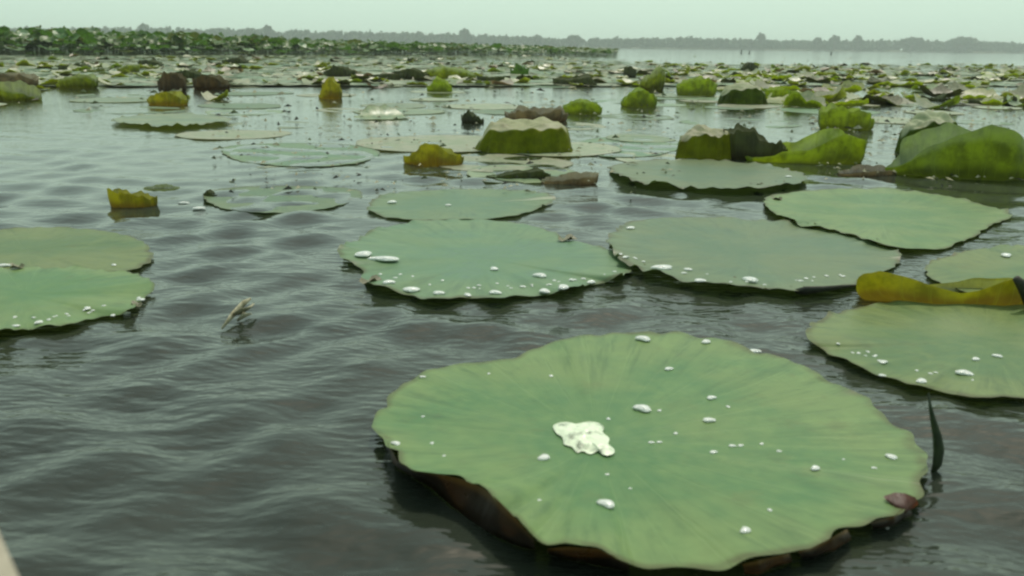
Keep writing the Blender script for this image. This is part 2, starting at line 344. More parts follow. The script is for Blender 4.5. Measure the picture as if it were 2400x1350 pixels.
def far_tree(u, top, wpx, label):
    p = shore_point(u, -1); s = pxm((p.x, p.y, 0)); H = (hor(u)-top)*s + CAM_H; w = wpx*s/2
    t = empty('far_tree', (p.x, p.y, 0.2), label, 'tree', 'trees standing above the far woodland')
    v, f = tube([(0,0,0), (.1,0,H*.35), (.0,.1,H*.7)], [w*.12, w*.09, w*.05], 7)
    for q in range(4):
        a = q*1.6; v2, f2 = tube([(0,0,H*.4), (math.cos(a)*w*.5, math.sin(a)*w*.5, H*.68)], [w*.05, w*.02], 5)
        v = list(v); n = len(v); v += v2; f = f+[tuple(i+n for i in x) for x in f2]
    link('trunk', mesh('trunk', v, f, [BARK]), parent=t)
    C = [leaf_cloud((0, 0, H*.72), (w*.75, w*.75, H*.28), 160, w*.22)]
    for q in range(5):
        a = q*1.3; C.append(leaf_cloud((math.cos(a)*w*.55, math.sin(a)*w*.55, H*(.55+.06*q)), (w*.5, w*.5, H*.17), 70, w*.2))
    C = np.concatenate(C); n = len(C)//4
    link('crown', mesh('crown', C, np.arange(n*4).reshape(n, 4), [CROWN]), parent=t)
for u, top, w, lab in ((1090, 64, 30, 'hazy tree poking above the shore left of centre where the higher woodland ends'),
                       (390, 54, 34, 'rounded distant tree standing above the green lotus bed at the left'),
                       (660, 57, 30, 'small distant tree above the lotus bed, between the left edge and centre'),
                       (1250, 80, 26, 'low distant tree just right of centre where the lotus bed thins out'),
                       (1330, 82, 40, 'wide low distant tree behind the right end of the lotus bed'),
                       (1738, 74, 24, 'narrow tallest hazy tree rising above the open water right of centre'),
                       (1862, 84, 22, 'thin distant tree, first to the right of the tallest hazy tree'),
                       (1900, 80, 28, 'dark distant tree, second to the right of the tallest hazy tree'),
                       (1950, 80, 22, 'slim distant tree, third to the right of the tallest hazy tree'),
                       (2070, 88, 60, 'broad low distant tree on the right part of the shore'),
                       (2180, 86, 66, 'broadest rounded distant tree on the right part of the shore'),
                       (2345, 90, 18, 'tiny distant tree nearest the right edge of the picture')):
    far_tree(u, top+(hor(u)-top)*.10, w, lab)

# haze: one closed box around camera and scene
def haze():
    m, N, L = newmat('haze'); pv = N.new('ShaderNodeVolumePrincipled')
    pv.inputs['Color'].default_value = (0.88, 0.99, 0.94, 1); pv.inputs['Density'].default_value = 0.0011
    pv.inputs['Anisotropy'].default_value = 0.2
    o = N.new('ShaderNodeOutputMaterial'); L.new(pv.outputs[0], o.inputs['Volume'])
    x, y0, y1, z0, z1 = 1600, -1600, 1700, -1.3, 17
    V = [(a, b, c) for c in (z0, z1) for a, b in ((-x, y0), (x, y0), (x, y1), (-x, y1))]
    Fc = [(3,2,1,0), (4,5,6,7), (0,1,5,4), (1,2,6,5), (2,3,7,6), (3,0,4,7)]
    tag(link('haze', mesh('haze', V, Fc, [m], smooth=False)), 'pale haze hanging over the lake', 'haze', kind='stuff')
haze()

# ------------------------------------------------------------------ leaf geometry
def polar_leaf(rim, centre, rings=18, p=1.6, corr=0.0, veins=22, nz=0.0, seed=0, dip=0.0, ruff=None):
    """blade from centre to rim; rim: closed list of points. centre is the object's origin"""
    rim = np.array([tuple(q) for q in rim]); N = len(rim); c = np.array(tuple(centre))
    th = np.arange(N)/N*2*math.pi
    V = [np.zeros((1, 3))]
    r = np.random.default_rng(seed); f = r.random(6)*6.28
    for i in range(1, rings+1):
        t = i/rings
        d = rim - c
        q = d*t
        q[:, 2] = d[:, 2]*t**p
        if ruff is not None: q[:, 2] += ruff*t**14
        und = np.sin(3*th+f[0])*.5+np.sin(5*th+f[1]+t*3)*.35+np.sin(9*th+f[2]-t*4)*.25+np.sin(14*th+f[3])*.2
        q[:, 2] += nz*und*math.sin(math.pi*min(1, t*1.0))*t
        q[:, 2] += corr*np.cos(th*veins)*t*(1-t*t)**.5 if t < 1 else 0
        V.append(q)
    V = np.concatenate(V)
    Fc, UV = [], []
    for j in range(N):
        k = (j+1) % N
        Fc.append((0, 1+j, 1+k)); UV += [((j+.5)/N, 0), (j/N, 1/rings), ((j+1)/N, 1/rings)]
    for i in range(rings-1):
        a = 1+i*N; b = a+N; t0, t1 = (i+1)/rings, (i+2)/rings
        for j in range(N):
            k = (j+1) % N
            Fc.append((a+j, b+j, b+k, a+k)); UV += [(j/N, t0), (j/N, t1), ((j+1)/N, t1), ((j+1)/N, t0)]
    return V, Fc, UV
def closed_spline(pts, n):
    """even resampling of a closed Catmull-Rom loop; pts have any dimension"""
    P = np.array(pts, float); m = len(P); out = []
    for i in range(m):
        a, b, c, d = P[i-1], P[i], P[(i+1) % m], P[(i+2) % m]
        for t in np.linspace(0, 1, 24, endpoint=False):
            out.append(.5*((2*b)+(-a+c)*t+(2*a-5*b+4*c-d)*t*t+(-a+3*b-3*c+d)*t**3))
    out = np.array(out); L = np.r_[0, np.cumsum(np.linalg.norm(np.diff(out[:, :2], axis=0, append=out[:1, :2]), axis=1))]
    s = np.linspace(0, L[-1], n, endpoint=False); w = np.vstack([out, out[:1]])
    return np.stack([np.interp(s, L, w[:, k]) for k in range(P.shape[1])], 1)

FOOT = []
def water_leaf(pts, centre_px, mat, label, zc=0.005, n=200, ruff=0.004, rings=24, seed=1, nz=0.004, name='lotus_leaf', group='large lotus leaves floating nearby', parts=None, awash=False):
    """floating leaf: pts = (u, v, rim height in m) clockwise; laid out on the water where the photograph shows them"""
    W = []
    for q in pts:
        z = q[2] if len(q) > 2 else 0.0055
        w = at(q[0], q[1], z); W.append((w.x, w.y, w.z))
    W = closed_spline(W, n)
    r = np.random.default_rng(seed); th = np.arange(n)/n*2*math.pi; c = at(*centre_px, zc); c3 = np.array(tuple(c))
    und = sum(np.sin(k*th+r.random()*6.28)*a for k, a in ((11, .5), (17, .5), (27, .45), (41, .35), (63, .2)))
    W[:, 2] = np.maximum(W[:, 2], 0.0035) - (0.0062 if awash else 0); ru = ruff*.65*und*(.75+.6*np.sin(2*th+seed)+.35*np.sin(5*th+seed*2))
    d = W[:, :2]-c3[:2]; W[:, :2] = c3[:2] + d*(1+0.007*sum(np.sin(k*th+r.random()*6.28) for k in (9, 14, 23, 37)))[:, None]
    if n % 2: pass
    A = sum(W[i-1][0]*W[i][1]-W[i][0]*W[i-1][1] for i in range(n))
    if A < 0: W = W[::-1]; ru = ru[::-1]
    if not awash: FOOT.append((c3[:2].copy(), W[:, :2].copy()))
    V, Fc, UV = polar_leaf(W, c, rings, 2.2, 0.0, 22, nz*.6, seed, ruff=np.maximum(ru, .0030-W[:, 2]))
    cz = c.z
    me = mesh(name, V, Fc, [mat], uvs=UV)
    if parts:
        t = empty(name, c, label, 'lotus leaf', group); link('blade', me, parent=t); return t
    return tag(link(name, me, loc=c), label, 'lotus leaf', group)

# ---- the large nearest leaf
MAIN = [(876,990,.014),(898,945,.012),(940,905,.010),(985,877,.010),(1050,857,.008),(1120,850,.010),(1200,836,.010),(1290,806,.008),(1340,790,.012),(1430,779,.010),
 (1520,781,.014),(1600,782,.010),(1690,796,.012),(1765,818,.010),(1850,846,.012),(1930,882,.012),(2010,922,.010),(2062,962,.012),(2112,1002,.012),(2152,1046,.012),(2174,1092,.016),(2180,1125,.018),
 (2158,1158,.016),(2125,1180,.018),(2095,1208,.019),(2040,1222,.018),(1985,1238,.020),(1950,1258,.022),(1900,1283,.020),(1835,1298,.021),(1775,1312,.021),(1700,1330,.017),(1600,1330,.014),(1510,1326,.016),(1450,1306,.030),
 (1400,1284,.028),(1330,1280,.032),(1282,1284,.028),(1252,1264,.030),(1228,1234,.036),(1200,1203,.032),(1165,1168,.043),(1130,1140,.043),(1080,1120,.032),(1020,1108,.036),(962,1098,.036),(930,1076,.030),(912,1040,.022),(888,1014,.018)]
main = water_leaf(MAIN, (1400, 1032), GREEN, 'largest round green lotus leaf, nearest, with a pale puddle of water in its middle', zc=0.009, n=420, ruff=0.0035, rings=44, seed=3, nz=0.005, parts=True)
def px_in(parent, u, v, z): return at(u, v, z) - parent.location
# its rolled brown margin flap at the right and the stalk below
def strip(top, bot, bulge=0.008, n=26, m=6, thick=0.0015):
    """leaf flap between two polylines of 3-D points"""
    T = np.array([tuple(q) for q in top]); B = np.array([tuple(q) for q in bot])
    def rs(P):
        L = np.r_[0, np.cumsum(np.linalg.norm(np.diff(P, axis=0), axis=1))]; s = np.linspace(0, L[-1], n)
        return np.stack([np.interp(s, L, P[:, k]) for k in range(3)], 1)
    T, B = rs(T), rs(B); V, Fc, UV = [], [], []
    for j in range(m+1):
        t = j/m
        row = B*(1-t)+T*t; row[:, 1] -= bulge*math.sin(math.pi*t)*(1+.35*np.sin(np.arange(n)*.21)); V.append(row)
    V = np.concatenate(V)
    for j in range(m):
        for i in range(n-1):
            Fc.append((j*n+i, (j+1)*n+i, (j+1)*n+i+1, j*n+i+1))
            UV += [(i/n/4, .5+j/m/2), (i/n/4, .5+(j+1)/m/2), ((i+1)/n/4, .5+(j+1)/m/2), ((i+1)/n/4, .5+j/m/2)]
    return V, Fc, UV
V, Fc, UV = strip([px_in(main, *q) for q in ((2070,1163,.021),(2098,1154,.025),(2122,1156,.027),(2146,1166,.024))],
                  [px_in(main, *q) for q in ((2072,1168,.018),(2096,1190,.017),(2122,1204,.014),(2150,1184,.012))], 0.006)
tag(link('curled_margin', mesh('curled_margin', V, Fc, [RUST], uvs=UV), parent=main), 'dark red brown curled bit of the leaf margin')
for top, bot, lab in (
    ([(900,1022,.017),(930,1078,.028),(962,1100,.034),(1020,1110,.035),(1080,1122,.039),(1130,1142,.042),(1165,1170,.042),(1200,1205,.039),(1228,1236,.035),(1252,1266,.029)],
     [(902,1032,0),(925,1090,0),(965,1116,0),(1010,1145,0),(1050,1180,0),(1100,1218,0),(1150,1252,0),(1200,1276,0),(1235,1286,0),(1255,1284,0)], 'dark brown underside of the margin turned up at the front left'),
    ([(1282,1286,.027),(1330,1282,.031),(1400,1286,.033),(1450,1308,.028),(1472,1318,.022)], [(1290,1296,0),(1335,1312,0),(1400,1326,0),(1450,1334,0),(1476,1330,0)], 'almost black underside of the margin at the front'),
    ([(1740,1322,.024),(1775,1314,.029),(1835,1300,.025),(1850,1298,.022)], [(1742,1345,0),(1775,1345,0),(1835,1325,0),(1852,1308,0)], None),
    ([(1870,1292,.020),(1900,1285,.020),(1950,1260,.029),(1985,1240,.021)], [(1875,1305,0),(1905,1302,0),(1955,1292,0),(1992,1262,0)], None),
    ([(2040,1224,.014),(2095,1210,.021),(2125,1183,.018)], [(2042,1238,0),(2098,1230,0),(2135,1205,0)], None)):
    V, Fc, UV = strip([px_in(main, *q) for q in top], [px_in(main, *q) for q in bot], 0.006, n=40, m=8)
    o = link('turned_up_margin', mesh('turned_up_margin', V, Fc, [UNDER], uvs=UV), parent=main)
    if lab: o['label'] = lab
v, f = tube([(0,0,-.002), (.02,.03,-.1), (.03,.08,-.3)], [.006, .006, .007])
link('stalk', mesh('stalk', v, f, [STALK]), parent=main)

# ---- the other near leaves
water_leaf([(-260,700),(-120,645),(0,628),(100,624),(220,628),(310,640),(350,655,.016),(362,672,.012),(335,702),(300,726,.016),(230,746),(150,760,.016),(60,768,.012),(0,776,.016),(-100,775),(-220,745)],
           (60, 690), GREEN, 'bright green lotus leaf cut by the left edge, with small droplets along its near margin', seed=11, ruff=.0045, zc=.012)
water_leaf([(-240,590),(-120,552),(0,538),(90,532),(200,536),(300,552),(350,580),(352,612),(300,634),(200,640),(80,642),(-60,640),(-200,620)],
           (60, 585), GREEN, 'yellowish green lotus leaf at the left edge, partly covered by the brighter leaf in front', seed=12, zc=.005, ruff=.002)
water_leaf([(790,590,.02),(850,552),(905,530),(1000,516),(1100,513),(1200,520),(1285,540),(1330,560),(1400,575),(1470,605),(1482,630),(1450,648,.016),(1400,662),(1330,678,.018),(1250,691),(1170,697,.016),(1100,699),(1020,698,.018),(950,690),(890,672,.02),(855,655),(840,625)],
           (1130, 603), TEAL, 'grey green lotus leaf in the middle, its near margin dotted with white droplets', seed=13, ruff=.006, n=260)
water_leaf([(862,482),(900,456),(1000,446),(1120,443),(1220,445),(1290,455,.016),(1300,468),(1262,488),(1200,506),(1100,514),(960,514),(885,503)],
           (1080, 478), TEAL, 'smaller blue green lotus leaf directly behind the droplet-edged middle leaf', seed=14)
water_leaf([(1424,560,.02),(1450,532),(1500,516),(1600,509),(1750,512),(1870,525),(1970,546),(2060,572),(2112,592),(2104,615),(2050,650),(2000,668,.010),(1880,681,.018),(1780,673,.014),(1710,667,.026),(1620,656,.020),(1540,641,.024),(1490,626,.018),(1452,602,.024),(1432,582,.018)],
           (1760, 595), TEAL, 'wide blue green lotus leaf right of the middle, dark scallops along its near margin', seed=15, ruff=.008, n=300)
water_leaf([(1790,466,.012),(1850,451),(1950,443),(2060,441),(2200,455),(2300,478),(2372,500),(2320,530),(2270,560),(2200,583),(2112,580,.014),(2050,566,.016),(1960,541,.012),(1870,520,.018),(1815,498,.014)],
           (2060, 505), GREEN, 'pale green lotus leaf in front of the largest upright leaf and its dark shadow', seed=16, ruff=.005)
water_leaf([(1430,390),(1500,377),(1640,374),(1780,384),(1860,400),(1892,418,.016),(1845,432,.022),(1720,441,.024),(1600,436,.018),(1500,424,.024),(1448,408,.02)],
           (1660, 404), TEAL, 'narrow turquoise lotus leaf in front of the row of upright yellow green leaves', seed=17, ruff=.009)
water_leaf([(2170,640),(2200,605),(2300,582),(2420,572),(2560,580),(2660,620),(2600,690),(2450,705),(2280,690)],
           (2410, 632), GREEN, 'green lotus leaf at the right edge behind the golden curled leaf', seed=18, zc=.006)
water_leaf([(1888,772,.016),(1950,736),(2050,712),(2180,703),(2400,700),(2600,715),(2740,770),(2700,860),(2560,920),(2420,934),(2300,930,.014),(2210,918),(2150,902,.014),(2060,880),(2000,852,.012),(1935,822),(1903,800,.014)],
           (2310, 800), GREEN, 'green lotus leaf cut by the right edge, just behind the largest leaf', seed=19, ruff=.004, n=300)
water_leaf([(1096,398),(1130,388),(1200,384),(1290,388),(1350,400),(1350,414),(1290,424),(1200,428),(1130,422),(1100,410)],
           (1220, 405), FAR, 'pale leaf lying low in the water under the small dark curled leaves', seed=20, zc=.001, awash=True)
water_leaf([(520,345),(600,336),(720,334),(840,340),(890,355),(860,375),(760,388),(640,385),(550,372)],
           (700, 360), TEAL, 'grey green lotus leaf lying flat and awash left of the small yellow leaf', seed=21, zc=.0, awash=True)
water_leaf([(480,450),(560,436),(700,434),(820,440),(850,456),(800,478),(700,494),(580,494),(500,478)],
           (660, 463), TEAL, 'thin grey green leaf half under water beside the small dark fragment', seed=22, zc=.0, ruff=.002, awash=True)
water_leaf([(260,282,.02),(300,272),(400,266),(500,270),(545,280,.02),(490,288,.02),(400,294,.024),(320,290,.02)],
           (400, 279), FAR, 'flat pale leaf with dark raised margins below the brown leaf cluster at the left', seed=23, ruff=.01)
water_leaf([(1360,330),(1450,318),(1560,322),(1600,340),(1540,362),(1430,366),(1370,350)],
           (1480, 342), TEAL, 'grey green floating leaf between the large cup shaped leaf and the upright row', seed=24, zc=.0, awash=True)

# ------------------------------------------------------------------ upright, cupped leaves
def cup_leaf(u0, u1, vbase, front, mat, label, back=1.25, depth=0.6, group=None, p=4.5, seed=0, n=96, rings=16, backlist=None, lean=0.0, name='curled_leaf', frill=0.03):
    """leaf turned up all round. front: (fraction of width, height in px) of the near rim"""
    c = at((u0+u1)/2, vbase); s = pxm(c); Rx = (u1-u0)/2*s; Ry = Rx*depth
    c = Vector((c.x, c.y+Ry*0.7, -0.010))
    r = np.random.default_rng(seed); f = r.random(8)*6.28
    xs = [q[0]*2-1 for q in front]; hs = [q[1]*s for q in front]
    bl = backlist or [(q[0], q[1]*back) for q in front]
    bx = [q[0]*2-1 for q in bl]; bh = [q[1]*s for q in bl]
    rim = []
    H = max(max(hs), max(bh))
    for j in range(n):
        t = 2*math.pi*j/n; x, y = math.cos(t), math.sin(t)
        hf, hb = np.interp(x, xs, hs), np.interp(x, bx, bh)
        w = .5+.5*math.tanh(y*3); h = hf*(1-w)+hb*w
        fr = sum(math.sin(k*t+f[i])*a for i, (k, a) in enumerate(((5, 1), (8, .8), (13, .7), (21, .5))))
        h = max(0.014, h + H*frill*fr)
        rim.append((c.x+Rx*x*(1+.02*fr), c.y+Ry*y*(1+.04*fr)+lean*h, c.z+h))
    V, Fc, UV = polar_leaf(rim, c, rings, p, min(.004, 0.02*H), 22, 0.09*H, seed)
    # walls: pull the outline out early so the blade is a bowl, not a cone
    V = np.array(V); tt = np.r_[0, np.repeat(np.arange(1, rings+1)/rings, n)]
    k = np.where(tt > 0, (1-(1-tt)**2.3)/np.maximum(tt, 1e-6), 1); V[:, 0] *= k; V[:, 1] *= k
    th2 = np.r_[0, np.tile(np.arange(n)/n*2*math.pi, rings)]
    dent = sum(a*np.sin(k1*th2+f[k2]+tt*k3) for a, k1, k2, k3 in ((.022, 4, 0, 4), (.016, 7, 1, -5), (.012, 12, 2, 5), (.010, 19, 3, -3)))*np.clip((tt-.3)/.4, 0, 1)
    V[:, 0] *= 1+dent*.6; V[:, 1] *= 1+dent*1.6
    me = mesh('blade', V, Fc, [mat], uvs=UV)
    if s*1.0 < 0.004 or (u1-u0) > 100:
        t = empty(name, c, label, 'leaf', group); link('blade', me, parent=t)
        v, f_ = tube([(0,0,-.001), (.01,.02,-.12), (.03,.04,-.3)], .005, 6); link('stalk', mesh('stalk', v, f_, [STALK]), parent=t)
        return t
    return tag(link(name, me, loc=c), label, 'leaf', group)
def drape_leaf(u0, u1, vbase, tops, mat, label, depth=0.8, group=None, seed=0, n=110, rings=22, skew=0.0):
    """leaf pushed up from below: flat sunlit top, margin hanging down to the water all round.
    tops: (fraction of width, height in px) of the skyline"""
    b = at((u0+u1)/2, vbase); s = pxm(b); Rx = (u1-u0)/2*s; Ry = Rx*depth
    c = Vector((b.x, b.y+Ry, -0.006)); r = np.random.default_rng(seed); f = r.random(8)*6.28
    xs = [q[0]*2-1 for q in tops]; hs = [q[1]*s for q in tops]; H = max(hs)
    V, Fc, UV = polar_leaf([(math.cos(2*math.pi*j/n), math.sin(2*math.pi*j/n), 0) for j in range(n)], (0, 0, 0), rings, 1, 0, 22, 0, seed)
    tt = np.r_[0, np.repeat(np.arange(1, rings+1)/rings, n)]; th = np.r_[0, np.tile(np.arange(n)/n*2*math.pi, rings)]
    fr = sum(a*np.sin(k*th+f[i]+tt*q) for i, (k, a, q) in enumerate(((5, 1, 2), (8, .8, -3), (13, .6, 2), (21, .4, -2))))
    g = np.where(tt > .62, .86+.14*((tt-.62)/.38)**1.4, tt/.62*.86)*(1+.014*fr*tt)
    x = np.cos(th)*g; y = np.sin(th)*g
    k = np.clip((tt-.60)/.40, 0, 1); w = 1-k*k*(3-2*k)
    h = np.interp(x/max(.01, .985), xs, hs)
    back = 1+.16*y
    fold = 1+.035*np.sin(13*th+f[6]+tt*5)*np.clip((tt-.5)*3, 0, 1)+.02*np.sin(29*th+f[7])*np.clip((tt-.5)*3, 0, 1)
    x = x*fold; y = y*fold
    z = h*w*back + H*(.055*np.sin(x*7+f[5])*np.cos(y*5+f[6])+.03*np.sin(x*17+y*6+f[4])+.02*fr*tt)*np.clip(w*3, 0, 1)
    V = np.stack([x*Rx, y*Ry*(1+.05*fr*(tt > .6)), z], 1)
    t = empty('draped_leaf', c, label, 'leaf', group); link('blade', mesh('blade', V, Fc, [mat], uvs=UV), parent=t)
    v, f_ = tube([(0,0,-.01), (.01,.02,-.12), (.03,.04,-.3)], .005, 6); link('stalk', mesh('stalk', v, f_, [STALK]), parent=t)
    return t
G1 = 'upright yellow green leaves standing out of the water'
cup_leaf(946,1084,388,[(0,22),(.15,34),(.3,54),(.45,58),(.6,52),(.8,36),(1,26)], GOLD, 'small yellow cupped leaf standing alone left of the big cup shaped leaf', .9, .5, G1, seed=1)
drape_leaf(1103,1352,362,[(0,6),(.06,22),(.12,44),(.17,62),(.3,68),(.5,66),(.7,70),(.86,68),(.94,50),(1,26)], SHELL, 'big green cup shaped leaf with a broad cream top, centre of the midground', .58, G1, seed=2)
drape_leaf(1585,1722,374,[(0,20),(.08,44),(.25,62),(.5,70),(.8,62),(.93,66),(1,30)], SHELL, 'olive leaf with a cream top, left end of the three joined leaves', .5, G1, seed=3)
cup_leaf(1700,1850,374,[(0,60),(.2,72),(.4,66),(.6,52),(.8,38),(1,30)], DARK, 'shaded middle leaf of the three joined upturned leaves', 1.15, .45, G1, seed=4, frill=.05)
cup_leaf(1760,2042,383,[(0,14),(.25,30),(.45,40),(.62,62),(.75,76),(.85,70),(1,38)], YELLOW, 'bright yellow green peaked leaf, right end of the three joined leaves', 1.08, .45, G1, seed=5, frill=.02)
cup_leaf(2108,2560,420,[(0,20),(.06,44),(.15,86),(.24,108),(.33,122),(.4,134),(.48,124),(.6,92),(.8,60),(1,30)], DEEP, 'largest upright green leaf, at the right edge above a dark shadow on the water', .93, .45, G1, seed=6, frill=.015)
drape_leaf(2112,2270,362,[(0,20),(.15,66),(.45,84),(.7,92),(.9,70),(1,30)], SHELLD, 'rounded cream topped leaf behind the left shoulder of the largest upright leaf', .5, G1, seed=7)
cup_leaf(2020,2560,716,[(0,56),(.03,84),(.08,92),(.16,82),(.3,60),(.4,50),(.48,56),(.58,80),(.7,84),(1,50)], GOLD, 'golden and brown curled leaf lying at the right edge behind a dark stem', .55, .3, G1, seed=8, frill=.02, p=3.2)
cup_leaf(1322,1412,268,[(0,20),(.3,32),(.7,32),(1,18)], YELLOW, 'yellow green cupped leaf just above right of the withered pinkish leaf', 1.1, .6, G1, seed=9)
cup_leaf(1458,1542,251,[(0,14),(.3,38),(.6,44),(1,22)], YELLOW, 'bright rounded yellow green leaf right of centre, over a dark line of shadow', 1.05, .6, G1, seed=10)
cup_leaf(1588,1682,226,[(0,24),(.3,40),(.7,44),(1,30)], YELLOW, 'yellow green leaf with a dark right side, behind the left of the three joined leaves', 1.05, .6, G1, seed=11)
cup_leaf(1925,2058,305,[(0,40),(.3,62),(.5,48),(.8,46),(1,20)], YELLOW, 'brightest yellow green leaf, behind the peaked end of the three joined leaves', 1.05, .6, G1, seed=12)
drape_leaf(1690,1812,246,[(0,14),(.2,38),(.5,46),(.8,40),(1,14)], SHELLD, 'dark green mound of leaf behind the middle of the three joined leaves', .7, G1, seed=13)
cup_leaf(1800,1890,232,[(0,22),(.4,26),(1,14)], YELLOW, 'flat yellowish leaf right beside the dark green mound', 1.1, .8, G1, seed=14)
cup_leaf(1000,1060,216,[(0,12),(.4,34),(.7,28),(1,10)], YELLOW, 'small bright green peaked leaf left of centre in the far band', 1.1, .6, G1, seed=15)
cup_leaf(1000,1115,188,[(0,24),(.3,30),(.7,26),(1,12)], OLIVE, 'long olive leaf just behind the small bright green peaked leaf', 1.1, .6, G1, seed=16)
cup_leaf(745,800,232,[(0,10),(.4,48),(.6,54),(1,20)], GOLD, 'narrow olive brown leaf standing under a dark clump, left of centre', 1.0, .7, G1, seed=17)
cup_leaf(1500,1560,212,[(0,20),(.5,44),(.8,58),(1,40)], OLIVE, 'dark tapered leaf standing behind the bright rounded leaf', 1.0, .7, G1, seed=18)
G2 = 'brown and dark withered leaves in the water'
cup_leaf(248,362,486,[(0,50),(.3,46),(.7,36),(1,30)], GOLD, 'brown and yellow curled leaf alone in open water at the left', .9, .5, G2, seed=20, frill=.05)
cup_leaf(330,412,446,[(0,8),(.5,12),(1,4)], OLIVE, 'flat green tip sticking out right of the lone brown curled leaf', 1.3, .7, G2, seed=21)
cup_leaf(340,432,247,[(0,14),(.3,32),(.7,34),(1,14)], GOLD, 'tan brown cupped leaf in front of the left dark cluster', 1.0, .7, G2, seed=22)
cup_leaf(366,432,216,[(0,26),(.4,48),(.8,44),(1,26)], UMBER, 'dark brown leaf, left half of the left dark cluster', 1.0, .7, G2, seed=23)
cup_leaf(446,534,210,[(0,20),(.35,38),(.7,30),(1,12)], UMBER, 'dark rounded leaf, right half of the left dark cluster', 1.0, .7, G2, seed=24)
cup_leaf(400,470,186,[(0,14),(.5,24),(1,12)], DARK, 'thin dark leaf on top of the left dark cluster', 1.0, .8, G2, seed=25)
cup_leaf(-60,78,236,[(0,30),(.5,36),(.8,24),(1,8)], OLIVE, 'olive leaf at the left edge with a cream upper rim', 1.3, .7, G2, seed=26)
cup_leaf(-40,74,206,[(0,30),(.4,36),(.8,34),(1,20)], BROWN, 'brown mottled leaf at the left edge behind the cream rimmed one', 1.0, .7, G2, seed=27)
cup_leaf(122,218,207,[(0,10),(.4,28),(.8,36),(1,24)], OLIVE, 'olive dark-bottomed leaf near the left edge, second from it', 1.0, .7, G2, seed=28)
cup_leaf(130,202,166,[(0,12),(.4,14),(.8,18),(1,8)], DARK, 'small dark leaf just below the lotus bed at the left', 1.0, .8, G2, seed=29)
cup_leaf(270,322,172,[(0,8),(.5,20),(1,22)], OLIVE, 'small olive leaf touching the dark leaf below the lotus bed', 1.0, .8, G2, seed=30)
cup_leaf(318,376,157,[(0,14),(.5,18),(1,8)], DARK, 'small dark leaf under the lotus bed, right of the olive one', 1.0, .8, G2, seed=31)
cup_leaf(515,578,150,[(0,6),(.6,16),(1,6)], DARK, 'thin dark leaf under the lotus bed with a white glint above it', 1.2, .8, G2, seed=32)
cup_leaf(755,830,182,[(0,12),(.4,30),(1,16)], DARK, 'dark clump of leaf left of centre above the narrow brown leaf', 1.0, .8, G2, seed=33)
cup_leaf(862,940,190,[(0,14),(.5,18),(1,18)], DARK, 'long black leaf edge left of centre, its left part', 1.0, .8, G2, seed=34)
cup_leaf(920,1004,187,[(0,18),(.5,28),(1,14)], DARK, 'long black leaf edge left of centre, its higher right part', 1.0, .8, G2, seed=35)
cup_leaf(1116,1196,192,[(0,14),(.5,12),(1,16)], DARK, 'dark flat leaf above the withered pinkish leaf', 1.0, .8, G2, seed=36)
cup_leaf(1196,1240,176,[(0,12),(.5,26),(1,10)], STAND, 'ragged green sprig in the far band just right of centre', 1.0, .8, G2, seed=37, frill=.12)
cup_leaf(1298,1400,201,[(0,16),(.5,16),(.8,24),(1,8)], DARK, 'grey dark boat-shaped leaf with a pale patch, right of centre', 1.2, .7, G2, seed=38)
cup_leaf(1462,1492,184,[(0,26),(.5,30),(1,20)], DARK, 'square dark leaf tip in the far band right of centre', 1.0, .7, G2, seed=39)
cup_leaf(1738,1778,168,[(0,8),(.5,24),(1,12)], DARK, 'small dark arched leaf in front of the open water at the right', 1.0, .8, G2, seed=40)
cup_leaf(1080,1134,288,[(0,16),(.3,30),(.7,18),(1,8)], DARK, 'small black green lump left of the withered pinkish leaf', 1.0, .8, G2, seed=41, frill=.08)
cup_leaf(1186,1332,285,[(0,18),(.2,30),(.5,26),(.8,32),(1,20)], BROWN, 'withered pinkish brown leaf behind the big cup shaped leaf', 1.1, .7, G2, seed=42, frill=.08)
cup_leaf(1140,1290,418,[(0,6),(.5,20),(.8,26),(1,14)], DARK, 'dark twisted leaf lying below the big cup shaped leaf', 1.0, .35, G2, seed=43, frill=.04)
cup_leaf(1268,1402,432,[(0,10),(.3,18),(.7,24),(1,26)], BROWN, 'brown folded leaf with a pale top, right of the dark twisted leaf', 1.3, .35, G2, seed=44, frill=.04)
cup_leaf(474,506,460,[(0,12),(.4,22),(1,6)], DARK, 'tiny dark leaf fragment standing in open water at the left', 1.0, .8, G2, seed=45)
cup_leaf(1975,2110,412,[(0,6),(.4,18),(.8,20),(1,12)], BROWN, 'tan decayed leaf lying left of the largest upright leaf', 1.3, .5, G2, seed=46, frill=.04)
cup_leaf(2165,2220,236,[(0,14),(.3,8),(.7,8),(1,20)], DARK, 'black open leaf edge in the right far band', 1.0, .7, G2, seed=47)
cup_leaf(2280,2350,244,[(0,10),(.6,12),(1,10)], DARK, 'long dark leaf edge near the right edge in the far band', 1.1, .8, G2, seed=48)
cup_leaf(2355,2386,248,[(0,14),(.5,26),(1,18)], DARK, 'small round dark leaf near the right edge', 1.0, .8, G2, seed=49)

